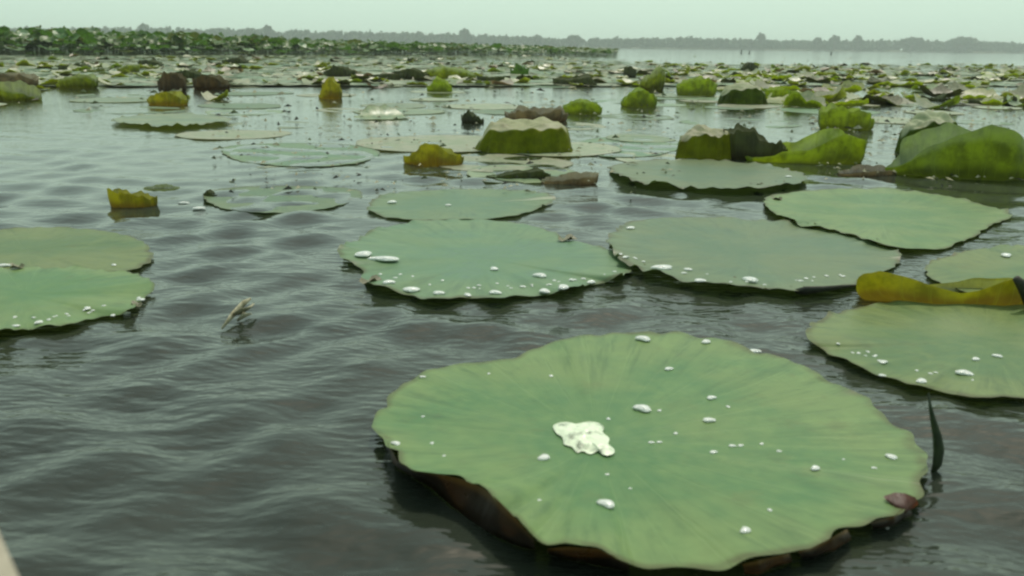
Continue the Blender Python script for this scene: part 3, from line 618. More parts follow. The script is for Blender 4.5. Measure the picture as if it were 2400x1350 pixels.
# ------------------------------------------------------------------ scattered leaves of the middle and far water
def disc_leaf(seed, kind, mats, n=28, rings=5):
    """unit leaf: kind flat, lifted (one side up) or cup"""
    r = np.random.default_rng(seed); f = r.random(8)*6.28; rim = []
    up = r.random()*6.28
    for j in range(n):
        t = 2*math.pi*j/n
        fr = sum(math.sin(k*t+f[i])*a for i, (k, a) in enumerate(((3, 1), (5, .8), (8, .5), (12, .4))))
        h = .018+.014*fr
        if kind == 'lifted': h += .36*max(0, math.cos(t-up))**1.6*(1+.25*fr)
        if kind == 'cup': h += .42*(.75+.25*math.cos(t-up))*(1+.2*fr)
        if kind == 'fold': h += .5*abs(math.sin(t-up))**1.3*(1+.15*fr)
        sq = (1-.25*min(1, h))
        rim.append((math.cos(t)*(1+.03*fr)*sq, math.sin(t)*(1+.03*fr)*sq, max(.01, h)))
    V, Fc, UV = polar_leaf(rim, (0,0,0), rings, 2.4, 0.0, 22, 0.01, seed)
    return mesh('leaf_blade', V, Fc, mats, uvs=UV), V, Fc, UV
protos = {}
for kind, mats in (('flat', (FAR, PALE, TEAL, PALE)), ('lifted', (OLIVE, YELLOW, FAR, DARK)), ('cup', (YELLOW, OLIVE, DARK)), ('fold', (OLIVE, DARK, BROWN, DEEP))):
    protos[kind] = [disc_leaf(i*7+len(kind), kind, [mt]) + (mt,) for i, mt in enumerate(mats*3)]
COLW = {'leaf_pale_green': 'pale green', 'leaf_cream_green': 'cream tinted', 'leaf_blue_green': 'grey green', 'leaf_olive': 'olive', 'leaf_yellow_green': 'yellow green',
        'leaf_dark': 'dark', 'leaf_withered': 'brownish', 'leaf_deep_green': 'deep green'}
# things one can find in the middle distance, for telling the scattered leaves apart
MARKS = [(1015,360,'the small golden cupped leaf'),(1228,320,'the big cup shaped leaf'),(1260,262,'the withered pinkish leaf'),(1648,340,'the left leaf of the joined three'),
 (1940,345,'the peaked yellow green leaf'),(2300,345,'the largest upright leaf'),(1367,250,'the yellow cup beside the withered leaf'),(1500,230,'the bright rounded leaf'),
 (1635,205,'the yellow leaf with dark side'),(1990,275,'the brightest yellow green leaf'),(1750,225,'the dark green mound'),(1030,200,'the small peaked green leaf'),
 (772,205,'the narrow olive brown leaf'),(386,230,'the tan brown cupped leaf'),(490,190,'the left dark cluster'),(20,220,'the cream rimmed edge leaf'),(170,190,'the second olive edge leaf'),
 (166,160,'the small dark leaf under the bed'),(345,150,'the dark pair under the bed'),(545,145,'the thin glinting dark leaf'),(933,180,'the long black leaf edge'),
 (1220,165,'the ragged green sprig'),(1350,190,'the boat shaped dark leaf'),(1530,180,'the tapered dark leaf'),(1758,156,'the small arched leaf'),(2190,230,'the open black leaf edge'),
 (2315,236,'the long dark right edge leaf'),(2370,236,'the small round dark leaf'),(400,280,'the dark margined flat leaf'),(1107,275,'the black green lump'),
 (700,360,'the flat leaf at left middle'),(660,460,'the half sunken leaf'),(1480,342,'the grey green middle leaf'),(1660,405,'the narrow turquoise leaf'),(1210,405,'the dark twisted leaf')]
def bottom_ok(u, v):
    """water that the photograph shows covered with scattered leaves"""
    if v > 262 and u < 520: return False
    if v > 400 or (v > 345 and not 640 < u < 1600): return False
    if v > 300 and u > 1560: return False
    if u > 1350 and v < np.interp(u, [1350, 1600, 2400], [138, 150, 154]): return rng.random() < .03
    return True
cnt = 0; tries = 0; placed = []; pend = []
while cnt < 296 and tries < 30000:
    tries += 1
    u = rng.random()*2600-100; v = 152 + 245*rng.random()**2.0
    clump = tries % 3 == 0
    if clump: u = 1640+820*rng.random(); v = 156+100*rng.random()
    if not bottom_ok(u, v): continue
    p = at(u, v, 0.0); rad = 0.20+0.19*rng.random()
    if any((p.x-q[0])**2+(p.y-q[1])**2 < ((0.42 if clump else 0.72)*(rad+q[2]))**2 for q in placed): continue
    right = u > 1500
    x = rng.random()
    up = (.80 if (right and v < 255) else (.50 if v < 235 else .16))
    if clump: up = .93
    kind = 'flat' if x > up else ('lifted' if x < up*.5 else ('cup' if x < up*(.68 if right else .56) else 'fold'))
    if kind != 'flat' and any(abs(u-m[0]) < (m[0] > 1900 and 150 or 95) and -70 < v-m[1] < 50 for m in MARKS[:9]+MARKS[29:]): kind = 'flat'
    if kind != 'flat': rad *= (.62 if right else .5)
    L = protos[kind]; q = L[rng.integers(len(L))]
    if clump and q[4] in (DARK, BROWN, FAR) and rng.random() < .6: q = protos['cup' if rng.random() < .5 else 'lifted'][rng.integers(2)]
    if q[4] is YELLOW and not right and rng.random() < .75: q = protos['fold'][0]
    me, mt = q[0], q[4]
    o = link('lotus_leaf' if kind == 'flat' else 'upright_leaf', me, (p.x, p.y, -0.002+0.006*rng.random()), rot=(0, 0, rng.random()*6.28), scale=(rad, rad*(.75+.3*rng.random()), rad*(.6+.5*rng.random()) if kind != 'flat' else rad*.28))
    word = {'flat': 'flat', 'lifted': 'half lifted', 'cup': 'cupped', 'fold': 'folded'}[kind]
    mk = min(MARKS, key=lambda m: ((m[0]-u)/2.2)**2+((m[1]-v)*2)**2); du, dv = (u-mk[0])/2.2, (v-mk[1])*2
    rel = ('right of' if du > 0 else 'left of') if abs(du) > abs(dv) else ('in front of' if dv > 0 else 'behind')
    pend.append((o, kind, word, COLW[mt.name], rel, mk[2], math.hypot(du, dv), 'left' if u < 800 else ('middle' if u < 1600 else 'right')))
    placed.append((p.x, p.y, rad)); cnt += 1
ORD = ['nearest', 'second', 'third', 'fourth', 'fifth', 'sixth', 'seventh', 'eighth', 'ninth']
seen = {}
for o, kind, word, col, rel, mark, dist, sd_ in sorted(pend, key=lambda q: q[6]):
    key = (word, col, rel, mark); i = seen.get(key, 0); seen[key] = i+1
    tag(o, '%s %s leaf, %s %s %s' % (col, word, ORD[min(i, 8)], rel, mark), 'lotus leaf', 'scattered %s lotus leaves' % word)
_lite = {}
def lite(kind, mt):
    k_ = (kind, mt.name, int(rng.integers(3)))
    if k_ not in _lite: _lite[k_] = disc_leaf(len(_lite)+50, kind, [mt], n=16, rings=3) + (mt,)
    return _lite[k_]
# farther leaves past that number: one mass
far_all = {}
k = 0
while k < 3600:
    u = rng.random()*2700-150; v = 130.5 + 72*rng.random()**1.35
    if not bottom_ok(u, v): continue
    k += 1
    p = at(u, v, 0); rad = .19+.17*rng.random(); right = u > 1500
    x = rng.random(); up = .30 if right else .15
    if v < 140: up *= .4
    kind = 'flat' if x > up else ('lifted' if x < up*.4 else ('cup' if x < up*.7 else 'fold'))
    if kind != 'flat': rad *= .5
    L = protos[kind]; q = L[rng.integers(len(L))]
    if q[4] is YELLOW and not right: q = protos['fold'][0]
    me, V_, F_, U_, mt = lite(kind, q[4])
    a = rng.random()*6.28; ca, sa = math.cos(a), math.sin(a)
    W = np.array(V_)*rad; W = np.stack([W[:, 0]*ca-W[:, 1]*sa+p.x, W[:, 0]*sa+W[:, 1]*ca+p.y, W[:, 2]*.8+.004+.010*rng.random()], 1)
    far_all.setdefault(mt.name, []).append((W, F_, U_, mt))
Vb, Fb, Ub, Ib, mats, nb = [], [], [], [], [], 0
for mi, (nm, L) in enumerate(sorted(far_all.items())):
    mats.append(L[0][3])
    for W, F_, U_, mt in L:
        Vb.append(W); Fb += [tuple(i+nb for i in q) for q in F_]; Ub += U_; Ib += [mi]*len(F_); nb += len(W)
tag(link('distant_floating_leaves', mesh('distant_floating_leaves', np.concatenate(Vb), Fb, mats, midx=Ib, uvs=Ub)),
    'countless tiny floating leaves thinning out towards the far water', 'floating leaves', kind='stuff')
# crumbs of dead plant drifting between the leaves: dark and straw coloured bits
def crumbs(name, mats, n, label, boxes):
    V, Fc, I = [], [], []
    for k in range(n):
        b = boxes[rng.integers(len(boxes))]; u = b[0]+(b[1]-b[0])*rng.random(); v = b[2]+(b[3]-b[2])*rng.random()**b[4]
        p = at(u, v, .012+.008*rng.random()); s = pxm(p)*(2.5+5*rng.random()**2); s = min(s, .05); a = rng.random()*3.14; m = int(rng.integers(len(mats))); n0 = len(V)
        ca, sa = math.cos(a), math.sin(a)
        for x, y, z in ((-1.6, 0, 0), (-.2, -.5, .1), (1.5, .1, .2), (.1, .55, .2), (0, 0, .9)):
            V.append((p.x+s*(x*ca-y*sa)*(.7+.6*rng.random()), p.y+s*(x*sa+y*ca)*1.3, p.z+s*z*(.5+rng.random())-.003))
        for f in ((0,1,4), (1,2,4), (2,3,4), (3,0,4), (3,2,1,0)): Fc.append(tuple(i+n0 for i in f)); I.append(m)
    tag(link(name, mesh(name, V, Fc, mats, smooth=False, midx=I)), label, 'plant debris', kind='stuff')
crumbs('plant_debris', [TWIG, REED, REED, STALK], 1300, 'crumbs of dead plant drifting between the leaves',
       [(-50, 2450, 135, 260, 1), (500, 2450, 150, 340, 1.2), (500, 1600, 260, 450, 1.1), (1900, 2440, 250, 420, 1)])
# ------------------------------------------------------------------ dense stand of lotus at the left
def stand_mesh(seed, H):
    """one leaf on a stalk of its own, unit metres"""
    r = np.random.default_rng(seed); n = 12; tilt = r.random()*1.2-.1; dr = r.random()*6.28; rad = .15+.09*r.random(); rim = []
    for j in range(n):
        t = 2*math.pi*j/n; x, y = math.cos(t)*rad, math.sin(t)*rad
        z = .05*math.sin(3*t+seed)+.05+.03*math.sin(5*t)
        rim.append((x, y*math.cos(tilt)-z*math.sin(tilt), y*math.sin(tilt)+z*math.cos(tilt)))
    V, Fc, UV = polar_leaf(rim, (0,0,0), 2, 1.5, 0, 22, 0, seed)
    V = np.array(V); c, s = math.cos(dr), math.sin(dr)
    V = np.stack([V[:, 0]*c-V[:, 1]*s, V[:, 0]*s+V[:, 1]*c, V[:, 2]+H], 1)
    v, f = tube([(0,0,-.05), (.02*c,.02*s,H*.5), (0,0,H)], .007, 3); n0 = len(V)
    V = np.concatenate([V, np.array([tuple(q) for q in v])])
    Fc = list(Fc)+[tuple(i+n0 for i in q) for q in f]
    mi = [0]*(len(Fc)-len(f))+[1]*len(f); UV = list(UV)+[(0, 0)]*sum(len(q) for q in f)
    return V, Fc, UV, mi
SM = [stand_mesh(i, 1.0 if False else .55+.45*(i % 6)/5) for i in range(24)]
SME = [mesh('upright_leaf', V_, F_, [STAND if i % 5 else FAR, STALK], midx=mi, uvs=U_) for i, (V_, F_, U_, mi) in enumerate(SM)]
def front_dist(u): return float(np.interp(u, [-500, 0, 500, 1000, 1400, 1500], [24, 26, 30, 38, 46, 50]))
def bed_h(u): return float(np.interp(u, [-500, 0, 500, 800, 1200, 1420], [.80, .78, .70, .56, .46, .34]))
for k in range(290):
    u = -60 + 1450*(rng.random()**1.1); D = front_dist(u) + 3.0*rng.random()**1.5*(1+max(0, u)/700)
    i = rng.integers(len(SM)); sc = bed_h(u)*(.12+.85*rng.random())
    o = link('standing_lotus', SME[i], (D*(u-1200)/F*1.0, D, 0), rot=(0, 0, rng.random()*6.28), scale=(.95, .95, sc))
    sd_ = 'left edge' if u < 350 else ('left part' if u < 800 else ('middle part' if u < 1150 else 'thin right end'))
    tag(o, 'standing green lotus leaf at the front of the dense bed, %s' % sd_, 'lotus leaf', 'standing lotus leaves at the front of the bed, %s' % sd_)
Vb, Fb, Ub, Ib, nb = [], [], [], [], 0
for k in range(7000):
    u = -420 + 1850*(rng.random()**1.08); D = front_dist(u) + 2 + 42*rng.random()**1.6
    i = rng.integers(len(SM)); V_, F_, U_, mi = SM[i]; a = rng.random()*6.28
    W = V_*np.array([1, 1, bed_h(u)*(.2+.85*rng.random()**.6)]); ca, sa = math.cos(a), math.sin(a)
    W = np.stack([W[:, 0]*ca-W[:, 1]*sa+D*(u-1200)/F, W[:, 0]*sa+W[:, 1]*ca+D, W[:, 2]], 1)
    Vb.append(W); Fb += [tuple(j+nb for j in q) for q in F_]; Ub += U_
    Ib += [2 if (m == 0 and i % 5 == 0) else m for m in mi]; nb += len(W)
tag(link('lotus_bed', mesh('lotus_bed', np.concatenate(Vb), Fb, [STAND, STALK, FAR], midx=Ib, uvs=Ub)),
    'dense dark green bed of standing lotus leaves below the far shore at the left', 'lotus bed', kind='stuff')

# ------------------------------------------------------------------ water beads on the leaves
def bead_mesh(seed, flat=.42, lump=.22, n=16, rings=9):
    r = np.random.default_rng(seed); f = r.random(5)*6.28; V, Fc = [], []
    for i in range(rings+1):
        ph = math.pi*i/rings
        for j in range(n):
            t = 2*math.pi*j/n; w = 1+lump*(math.sin(2*t+f[0])+.6*math.sin(3*t+f[1]))*math.sin(ph)
            z = math.cos(ph); z = z if z > 0 else z*.55
            V.append((math.sin(ph)*math.cos(t)*w, math.sin(ph)*math.sin(t)*w, z*flat+flat*.5))
    for i in range(rings):
        for j in range(n): Fc.append((i*n+j, (i+1)*n+j, (i+1)*n+(j+1) % n, i*n+(j+1) % n))
    return mesh('water_droplet', V, Fc, [BEAD])
BM = [bead_mesh(i) for i in range(6)]
def calm_water():
    """floating blades press the ripples flat beneath them"""
    me = water.data; co = np.empty(len(me.vertices)*3, np.float32); me.vertices.foreach_get('co', co); co = co.reshape(-1, 3)
    for c, P in FOOT:
        d = P-c; a = np.arctan2(d[:, 1], d[:, 0]); r = np.hypot(d[:, 0], d[:, 1]); o = np.argsort(a); a, r = a[o], r[o]
        sel = np.where((abs(co[:, 0]-c[0]) < r.max()*1.4) & (abs(co[:, 1]-c[1]) < r.max()*1.4))[0]
        q = co[sel, :2]-c; rr = np.interp(np.arctan2(q[:, 1], q[:, 0]), np.r_[a-2*math.pi, a, a+2*math.pi], np.r_[r, r, r])
        k = np.clip((np.hypot(q[:, 0], q[:, 1])/rr-1.0)/.30, 0, 1)**.7
        co[sel, 2] = co[sel, 2]*(.12+.88*k) - .0012*(1-k)
    me.vertices.foreach_set('co', co.ravel()); me.update()
calm_water()
dg = bpy.context.evaluated_depsgraph_get(); dg.update()
def bead(u, v, wpx, label, group, z=0.012, flat=1.0, sy=1.0):
    p = at(u, v, z); d = (p - CM.translation).normalized()
    dg.update(); hit, loc, nrm, _, ob, _ = S.ray_cast(dg, CM.translation, d)
    if hit and ob.name.split('.')[0] not in ('haze', 'camera'): p = loc
    elif hit:
        hit, loc, nrm, _, ob, _ = S.ray_cast(dg, loc + d*.001, d)
        if hit: p = loc
    s = pxm(p)*wpx*.55
    o = link('water_droplet', BM[int(u*7+v) % 6], p + Vector((0, 0, -.0003)), rot=(0, 0, u if sy > .95 else .1), scale=(s, s*sy, s*flat*min(1, sy*1.4)))
    return tag(o, label, 'water droplet', group)
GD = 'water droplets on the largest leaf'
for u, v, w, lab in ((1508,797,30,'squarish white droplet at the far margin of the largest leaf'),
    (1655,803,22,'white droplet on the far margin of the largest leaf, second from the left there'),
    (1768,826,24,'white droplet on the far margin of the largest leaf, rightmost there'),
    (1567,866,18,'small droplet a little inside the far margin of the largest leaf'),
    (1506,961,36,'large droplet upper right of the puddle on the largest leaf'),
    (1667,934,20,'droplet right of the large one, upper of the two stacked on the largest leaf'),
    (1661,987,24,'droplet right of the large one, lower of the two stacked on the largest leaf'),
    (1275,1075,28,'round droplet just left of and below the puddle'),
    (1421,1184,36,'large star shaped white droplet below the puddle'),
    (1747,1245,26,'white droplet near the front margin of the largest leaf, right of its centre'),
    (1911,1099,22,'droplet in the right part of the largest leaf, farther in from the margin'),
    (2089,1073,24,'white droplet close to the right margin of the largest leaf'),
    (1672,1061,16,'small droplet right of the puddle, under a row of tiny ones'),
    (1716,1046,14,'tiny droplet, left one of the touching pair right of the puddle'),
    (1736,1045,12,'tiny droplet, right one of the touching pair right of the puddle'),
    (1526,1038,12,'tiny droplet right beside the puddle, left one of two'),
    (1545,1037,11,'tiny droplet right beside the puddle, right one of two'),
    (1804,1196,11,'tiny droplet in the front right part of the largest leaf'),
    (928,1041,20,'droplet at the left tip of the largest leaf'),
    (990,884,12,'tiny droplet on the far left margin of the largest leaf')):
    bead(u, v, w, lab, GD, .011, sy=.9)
GM = 'water droplets on the grey green middle leaf'
for u, v, w, sy, lab in ((853,600,34,1,'bright droplet at the left tip of the middle leaf'),
    (902,611,66,.35,'long thin streak of water beside the left tip of the middle leaf'),
    (911,664,24,1,'first droplet along the near margin of the middle leaf, counting from the left'),
    (964,683,32,1,'second and widest droplet along the near margin of the middle leaf'),
    (1028,689,22,1,'third droplet along the near margin of the middle leaf'),
    (1096,693,18,1,'fourth droplet along the near margin of the middle leaf'),
    (1160,688,24,1,'fifth droplet along the near margin of the middle leaf'),
    (1225,673,12,1,'tiny droplet just inside the near margin of the middle leaf'),
    (1276,685,26,1,'sixth droplet along the near margin of the middle leaf'),
    (1320,676,28,1,'seventh droplet along the near margin of the middle leaf'),
    (1386,663,20,1,'last droplet at the right of the near margin of the middle leaf'),
    (1266,649,28,.8,'droplet set in from the near margin of the middle leaf, right part'),
    (1158,632,20,1,'faint droplet near the middle of the middle leaf')):
    bead(u, v, w, lab, GM, .012, sy=sy)
GO = 'water droplets on the other leaves'
for u, v, w, sy, lab in ((1479,536,18,1,'droplet on the far left margin of the wide blue green leaf'),
    (1466,604,14,1,'small droplet on the left margin of the wide blue green leaf'),
    (1552,631,56,.4,'long streak of water near the near margin of the wide blue green leaf'),
    (1612,633,16,1,'small droplet right of the long streak on the wide blue green leaf'),
    (1640,660,22,1,'droplet on the near margin of the wide blue green leaf between two dark scallops'),
    (1758,660,34,.8,'brightest droplet on the near margin of the wide blue green leaf'),
    (2358,601,24,1,'droplet on the leaf behind the golden curled leaf'),
    (2070,850,18,1,'droplet at the left of the leaf cut by the right edge'),
    (2067,881,14,1,'tiny droplet below another at the left of the leaf cut by the right edge'),
    (2160,895,24,1,'droplet on the near margin of the leaf cut by the right edge'),
    (2260,877,30,1,'largest droplet on the leaf cut by the right edge'),
    (2287,843,18,1,'small droplet above the largest one on the leaf cut by the right edge'),
    (2338,836,18,1,'small droplet nearest the picture edge on the right leaf'),
    (37,765,14,1,'first droplet along the near margin of the left leaf'),
    (92,757,18,1,'second droplet along the near margin of the left leaf'),
    (205,724,16,1,'droplet inside the near margin of the left leaf'),
    (265,740,12,1,'tiny droplet on the near margin of the left leaf'),
    (295,736,16,1,'narrow upright droplet on the near margin of the left leaf'),
    (330,704,16,1,'droplet near the right tip of the left leaf'),
    (8,625,26,.6,'droplet at the left picture edge between the two left leaves'),
    (267,622,12,1,'tiny droplet on the farther of the two left leaves'),
    (920,476,20,.8,'droplet at the left end of the smaller leaf behind the middle leaf'),
    (1050,482,12,1,'tiny droplet in the middle of the smaller leaf behind the middle leaf'),
    (1848,415,12,1,'tiny droplet on the right tip of the narrow turquoise leaf'),
    (466,491,24,.6,'white droplet, wider one, on the leaf half under water'),
    (430,478,20,.6,'white droplet, fainter left one, on the leaf half under water')):
    bead(u, v, w, lab, GO, .010, sy=sy)

# tiny beads strewn along the near margins
for a, b_, n_, lab, grp in (((850,648), (1470,640), 26, 'tiny bead among others along the near margin of the middle leaf', 'tiny beads on the middle leaf'),
                            ((1440,600), (1980,665), 20, 'tiny bead among others along the near margin of the wide blue green leaf', 'tiny beads on the wide blue green leaf'),
                            ((1930,812), (2390,915), 12, 'tiny bead on the leaf cut by the right edge', 'tiny beads on the right leaf'),
                            ((5,765), (345,700), 14, 'tiny bead along the near margin of the left leaf', 'tiny beads on the left leaf'),
                            ((900,1050), (2130,1130), 18, 'tiny bead scattered on the largest leaf', 'tiny beads on the largest leaf')):
    for k in range(n_):
        t_ = rng.random(); sag = math.sin(math.pi*t_)
        if 'middle' in lab: dv_ = 42*sag-8
        elif 'wide' in lab: dv_ = 38*sag-8
        elif 'largest' in lab: dv_ = -190+330*rng.random()
        else: dv_ = 14*sag-6
        bead(a[0]+(b_[0]-a[0])*t_, a[1]+(b_[1]-a[1])*t_+dv_-14*rng.random()**2, 5+6*rng.random(), lab, grp, .010, sy=.96)
# the puddle in the leaf's hollow: lobed, with a hole where the leaf shows dark
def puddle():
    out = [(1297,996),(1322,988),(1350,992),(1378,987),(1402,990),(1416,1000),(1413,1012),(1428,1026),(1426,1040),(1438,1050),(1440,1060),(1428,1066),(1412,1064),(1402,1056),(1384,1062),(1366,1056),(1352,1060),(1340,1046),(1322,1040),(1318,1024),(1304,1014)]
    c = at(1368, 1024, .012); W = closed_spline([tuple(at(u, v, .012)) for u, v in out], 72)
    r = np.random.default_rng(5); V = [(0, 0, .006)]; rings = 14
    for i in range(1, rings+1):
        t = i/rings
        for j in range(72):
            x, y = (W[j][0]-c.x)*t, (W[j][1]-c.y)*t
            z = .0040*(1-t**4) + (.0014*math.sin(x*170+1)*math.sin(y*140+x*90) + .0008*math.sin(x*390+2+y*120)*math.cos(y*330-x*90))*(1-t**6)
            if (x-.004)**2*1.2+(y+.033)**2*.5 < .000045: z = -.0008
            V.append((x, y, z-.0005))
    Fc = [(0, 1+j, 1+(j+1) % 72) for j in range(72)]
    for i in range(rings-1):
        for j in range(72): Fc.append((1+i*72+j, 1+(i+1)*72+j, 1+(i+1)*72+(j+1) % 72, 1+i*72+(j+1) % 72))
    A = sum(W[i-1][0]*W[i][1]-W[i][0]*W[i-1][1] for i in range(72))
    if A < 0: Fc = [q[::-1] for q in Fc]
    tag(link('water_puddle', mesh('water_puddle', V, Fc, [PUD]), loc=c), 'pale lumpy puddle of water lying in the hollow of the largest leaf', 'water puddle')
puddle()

# ------------------------------------------------------------------ stems, reeds, fragments
def blade_thing(name, pts, widths, mat, label, cat, thick=.35):
    """slender leaf or stem with an oval section through world points"""
    c = Vector(pts[0]); P = [Vector(q)-c for q in pts]; V, Fc = [], []; n = 8
    for i, p in enumerate(P):
        d = (P[min(i+1, len(P)-1)]-P[max(i-1, 0)]).normalized(); a = d.cross(Vector((0, 1, .2))).normalized(); b = d.cross(a)
        for k in range(n):
            t = 2*math.pi*k/n; V.append(p+a*math.cos(t)*widths[i]+b*math.sin(t)*widths[i]*thick)
    for i in range(len(P)-1):
        for k in range(n): Fc.append((i*n+k, i*n+(k+1) % n, (i+1)*n+(k+1) % n, (i+1)*n+k))
    Fc.append(tuple(range(n))[::-1]); Fc.append(tuple((len(P)-1)*n+k for k in range(n)))
    return V, Fc, c
def stand_pts(u, v, uvs):
    """points above a foot at pixel u,v, at the foot's own distance"""
    b = at(u, v); s = pxm(b); return [b + Vector(((q[0]-u)*s, (q[2] if len(q) > 2 else 0), max(-.01, (v-q[1])*s))) for q in uvs]
def thing(name, pts, w, mat, label, cat, thick=.35, group=None):
    V, Fc, c = blade_thing(name, pts, w, mat, label, cat, thick)
    return tag(link(name, mesh(name, V, Fc, [mat]), loc=c), label, cat, group)
DG = simple('dark_green_blade', (0.035, 0.055, 0.02), (0.02, 0.03, 0.015), 0.5, 50)
pts = stand_pts(2190, 1106, [(2186,1110),(2194,1088),(2193,1052),(2184,1015),(2171,980),(2159,945),(2149,908)])
thing('grass_blade', pts, [.0030,.0055,.0062,.0050,.0034,.0020,.0006], DG, 'dark narrow grass blade rising from the water at the right margin of the largest leaf', 'grass blade')
pts = stand_pts(2378, 712, [(2384,716),(2372,696),(2356,668),(2340,644),(2326,630)])
for q in pts: q.y -= .06
thing('stem', pts, [.010,.011,.010,.009,.006], TWIG, 'dark stem slanting in front of the golden curled leaf', 'stem', .8)
thing('twig', [at(1868, 683, .012), at(1890, 681, .02), at(1930, 677, .018), at(1975, 672, .02), at(2012, 669, .016)], [.006,.009,.006,.004,.002], TWIG, 'thin black twig between the wide blue green leaf and the golden leaf', 'twig', .8)
t = empty('reed_fragment', at(560, 740, .005), 'forked straw coloured reed scrap floating in open water at the left', 'reed scrap')
for nm, P in (('stem', [(520,770,.002),(545,738,.012),(570,712,.02),(588,700,.024)]), ('branch', [(545,738,.012),(566,730,.02),(584,722,.022),(594,712,.02)]), ('branch', [(556,752,.004),(572,738,.014),(590,736,.012)])):
    pp = [at(*q) - t.location for q in P]
    V, Fc, c = blade_thing(nm, pp, [.002, .006, .0065, .002][:len(pp)] if len(pp) > 3 else [.002, .005, .001], REED, '', '')
    link(nm, mesh(nm, V, Fc, [REED]), loc=c, parent=t)
# black specks of plant debris lodged along the leaf margins
def scrap_mesh(seed):
    r = np.random.default_rng(seed); n = 14; f = r.random(4)*6.28; rim = []
    for j in range(n):
        a = 2*math.pi*j/n; w = 1+.3*math.sin(2*a+f[0])+.2*math.sin(5*a+f[1]); rim.append((math.cos(a)*w, math.sin(a)*w*.55, .25+.25*math.sin(3*a+f[2])))
    V, Fc, UV = polar_leaf(rim, (0,0,0), 3, 1.5, 0, 22, .1, seed); return mesh('leaf_scrap', V, Fc, [DARK], uvs=UV)
SC = [scrap_mesh(i) for i in range(5)]
for u, v, w, lab in ((868,660,44,'black leaf scrap at the near left margin of the middle leaf'),
    (1328,562,40,'dark scrap on the far right margin of the middle leaf'),
    (1712,664,48,'thick black scrap under the near margin of the wide blue green leaf'),
    (1612,657,30,'black scrap left of the thick one at the wide blue green leaf'),
    (1500,628,36,'black scrap at the left of the near margin of the wide blue green leaf'),
    (1795,678,26,'small black scrap between the brightest droplet and the twig'),
    (1875,682,40,'black scrap at the left end of the thin twig'),
    (1845,516,24,'dark scrap on the margin where the two right leaves meet, leftmost'),
    (1905,528,22,'dark scrap on the margin where the two right leaves meet, middle one'),
    (2050,566,26,'dark scrap on the margin where the two right leaves meet, rightmost'),
    (1820,468,28,'dark scrap at the left tip of the pale green right leaf'),
    (1480,417,26,'dark scrap at the left of the narrow turquoise leaf'),
    (1775,437,34,'dark scrap under the near margin of the narrow turquoise leaf'),
    (1832,430,24,'dark scrap at the right tip of the narrow turquoise leaf'),
    (40,627,36,'dark scrap between the two leaves at the left edge'),
    (320,716,34,'dark scrap at the near right margin of the bright green left leaf')):
    p = at(u, v, .008); s = pxm(p)*w/2
    tag(link('leaf_scrap', SC[int(u) % 5], p, rot=(0, 0, .3*math.sin(u)), scale=(s, s*1.6, s*1.1)), lab, 'leaf scrap', 'dark leaf scraps along the leaf margins')

# stakes far out
for u, v, h, lab in ((1712, 116, 9, 'dark stake in the far water below the tallest hazy tree, left one'), (1730, 116, 7, 'dark stake in the far water below the tallest hazy tree, right one'), (1915, 110, 7, 'short dark stake in the far water, alone to the right')):
    D = 90; b = Vector((D*(u-1200)/F, D, 0)); s = D/F
    thing('fishing_stake', [b+Vector((0, 0, -.1)), b+Vector((.03, 0, h*s*.6)), b+Vector((.05, 0, h*s))], [.07, .06, .05], TWIG, lab, 'stake', 1, 'stakes in the far water')

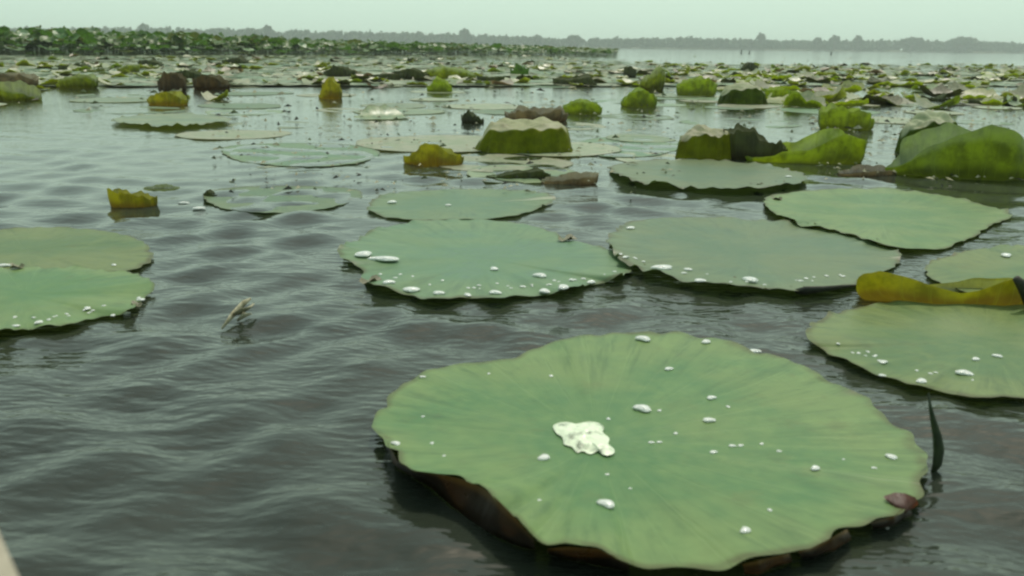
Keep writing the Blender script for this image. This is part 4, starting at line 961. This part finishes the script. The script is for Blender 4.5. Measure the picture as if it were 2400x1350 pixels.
# ------------------------------------------------------------------ the boat whose rail shows in the lower left corner
def boat():
    zr = .27
    a, b = at(0, 1262, zr), at(36, 1350, zr)              # the rail's outer edge passes through these
    d = (a-b).normalized(); nrm = Vector((-d.y, d.x, 0))   # nrm points to the boat's inside
    if nrm.x > 0: nrm = -nrm
    t = empty('boat', (a.x, a.y, 0), 'weathered wooden boat, only a corner of its pale rail showing at the lower left', 'boat')
    L = 3.4; W = .95; W0 = W/2+.0060
    fwd = d
    def P(s, w, z): return Vector(fwd*s + nrm*w + Vector((0, 0, z)))
    sts = np.linspace(1.3, 1.3-L, 30)
    def half(s):
        x = (s-1.3+L)/L; return W/2*(1-abs(2*x-1)**4)+.004
    def sheer(s):
        x = (s-1.3+L)/L; return .02+.08*(2*x-1)**4
    # the outer edge of the rail is straight near the bow corner: centre line offset
    for sgn, nm in ((-1, 'hull_side'), (1, 'hull_side')):
        V, Fc = [], []
        for s in sts:
            e = W0 + sgn*half(s)
            ib = W0 + sgn*half(s)*.6
            for (w, z) in ((e, zr-.02+sheer(s)-.02), (e*.5+ib*.5, .08), (ib, -.08), (ib-sgn*.02, -.08), (e*.5+ib*.5-sgn*.02, .08), (e-sgn*.02, zr-.02+sheer(s)-.02)):
                V.append(P(s, w, z))
        for i in range(len(sts)-1):
            for k in range(6): Fc.append((i*6+k, (i+1)*6+k, (i+1)*6+(k+1) % 6, i*6+(k+1) % 6))
        link(nm, mesh(nm, V, Fc, [WOODD], smooth=False), parent=t)
        V, Fc = [], []
        for s in sts:
            e = W0 + sgn*half(s)
            for (w, z) in ((e+sgn*.004, zr+sheer(s)-.02), (e+sgn*.004, zr+sheer(s)-.04), (e-sgn*.045, zr+sheer(s)-.04), (e-sgn*.045, zr+sheer(s)-.02)):
                V.append(P(s, w, z))
        for i in range(len(sts)-1):
            for k in range(4): Fc.append((i*4+k, (i+1)*4+k, (i+1)*4+(k+1) % 4, i*4+(k+1) % 4))
        Fc += [(0, 1, 2, 3), tuple((len(sts)-1)*4+k for k in (3, 2, 1, 0))]
        link('rail', mesh('rail', V, Fc, [WOOD], smooth=False), parent=t)
    for s in (.5, -.5, -1.4):
        h = half(s); V = [P(s+ds, W0+w, z) for z in (.14, .165) for ds, w in ((-.1, -h*.85), (.1, -h*.85), (.1, h*.85), (-.1, h*.85))]
        link('seat_board', mesh('seat_board', V, [(3,2,1,0), (4,5,6,7), (0,1,5,4), (1,2,6,5), (2,3,7,6), (3,0,4,7)], [WOOD], smooth=False), parent=t)
    V, Fc = [], []
    for s in sts: V += [P(s, W0-half(s)*.62, -.06), P(s, W0+half(s)*.62, -.06)]
    for i in range(len(sts)-1): Fc.append((i*2, i*2+1, i*2+3, i*2+2))
    link('bottom_board', mesh('bottom_board', V, Fc, [WOODD], smooth=False), parent=t)
boat()
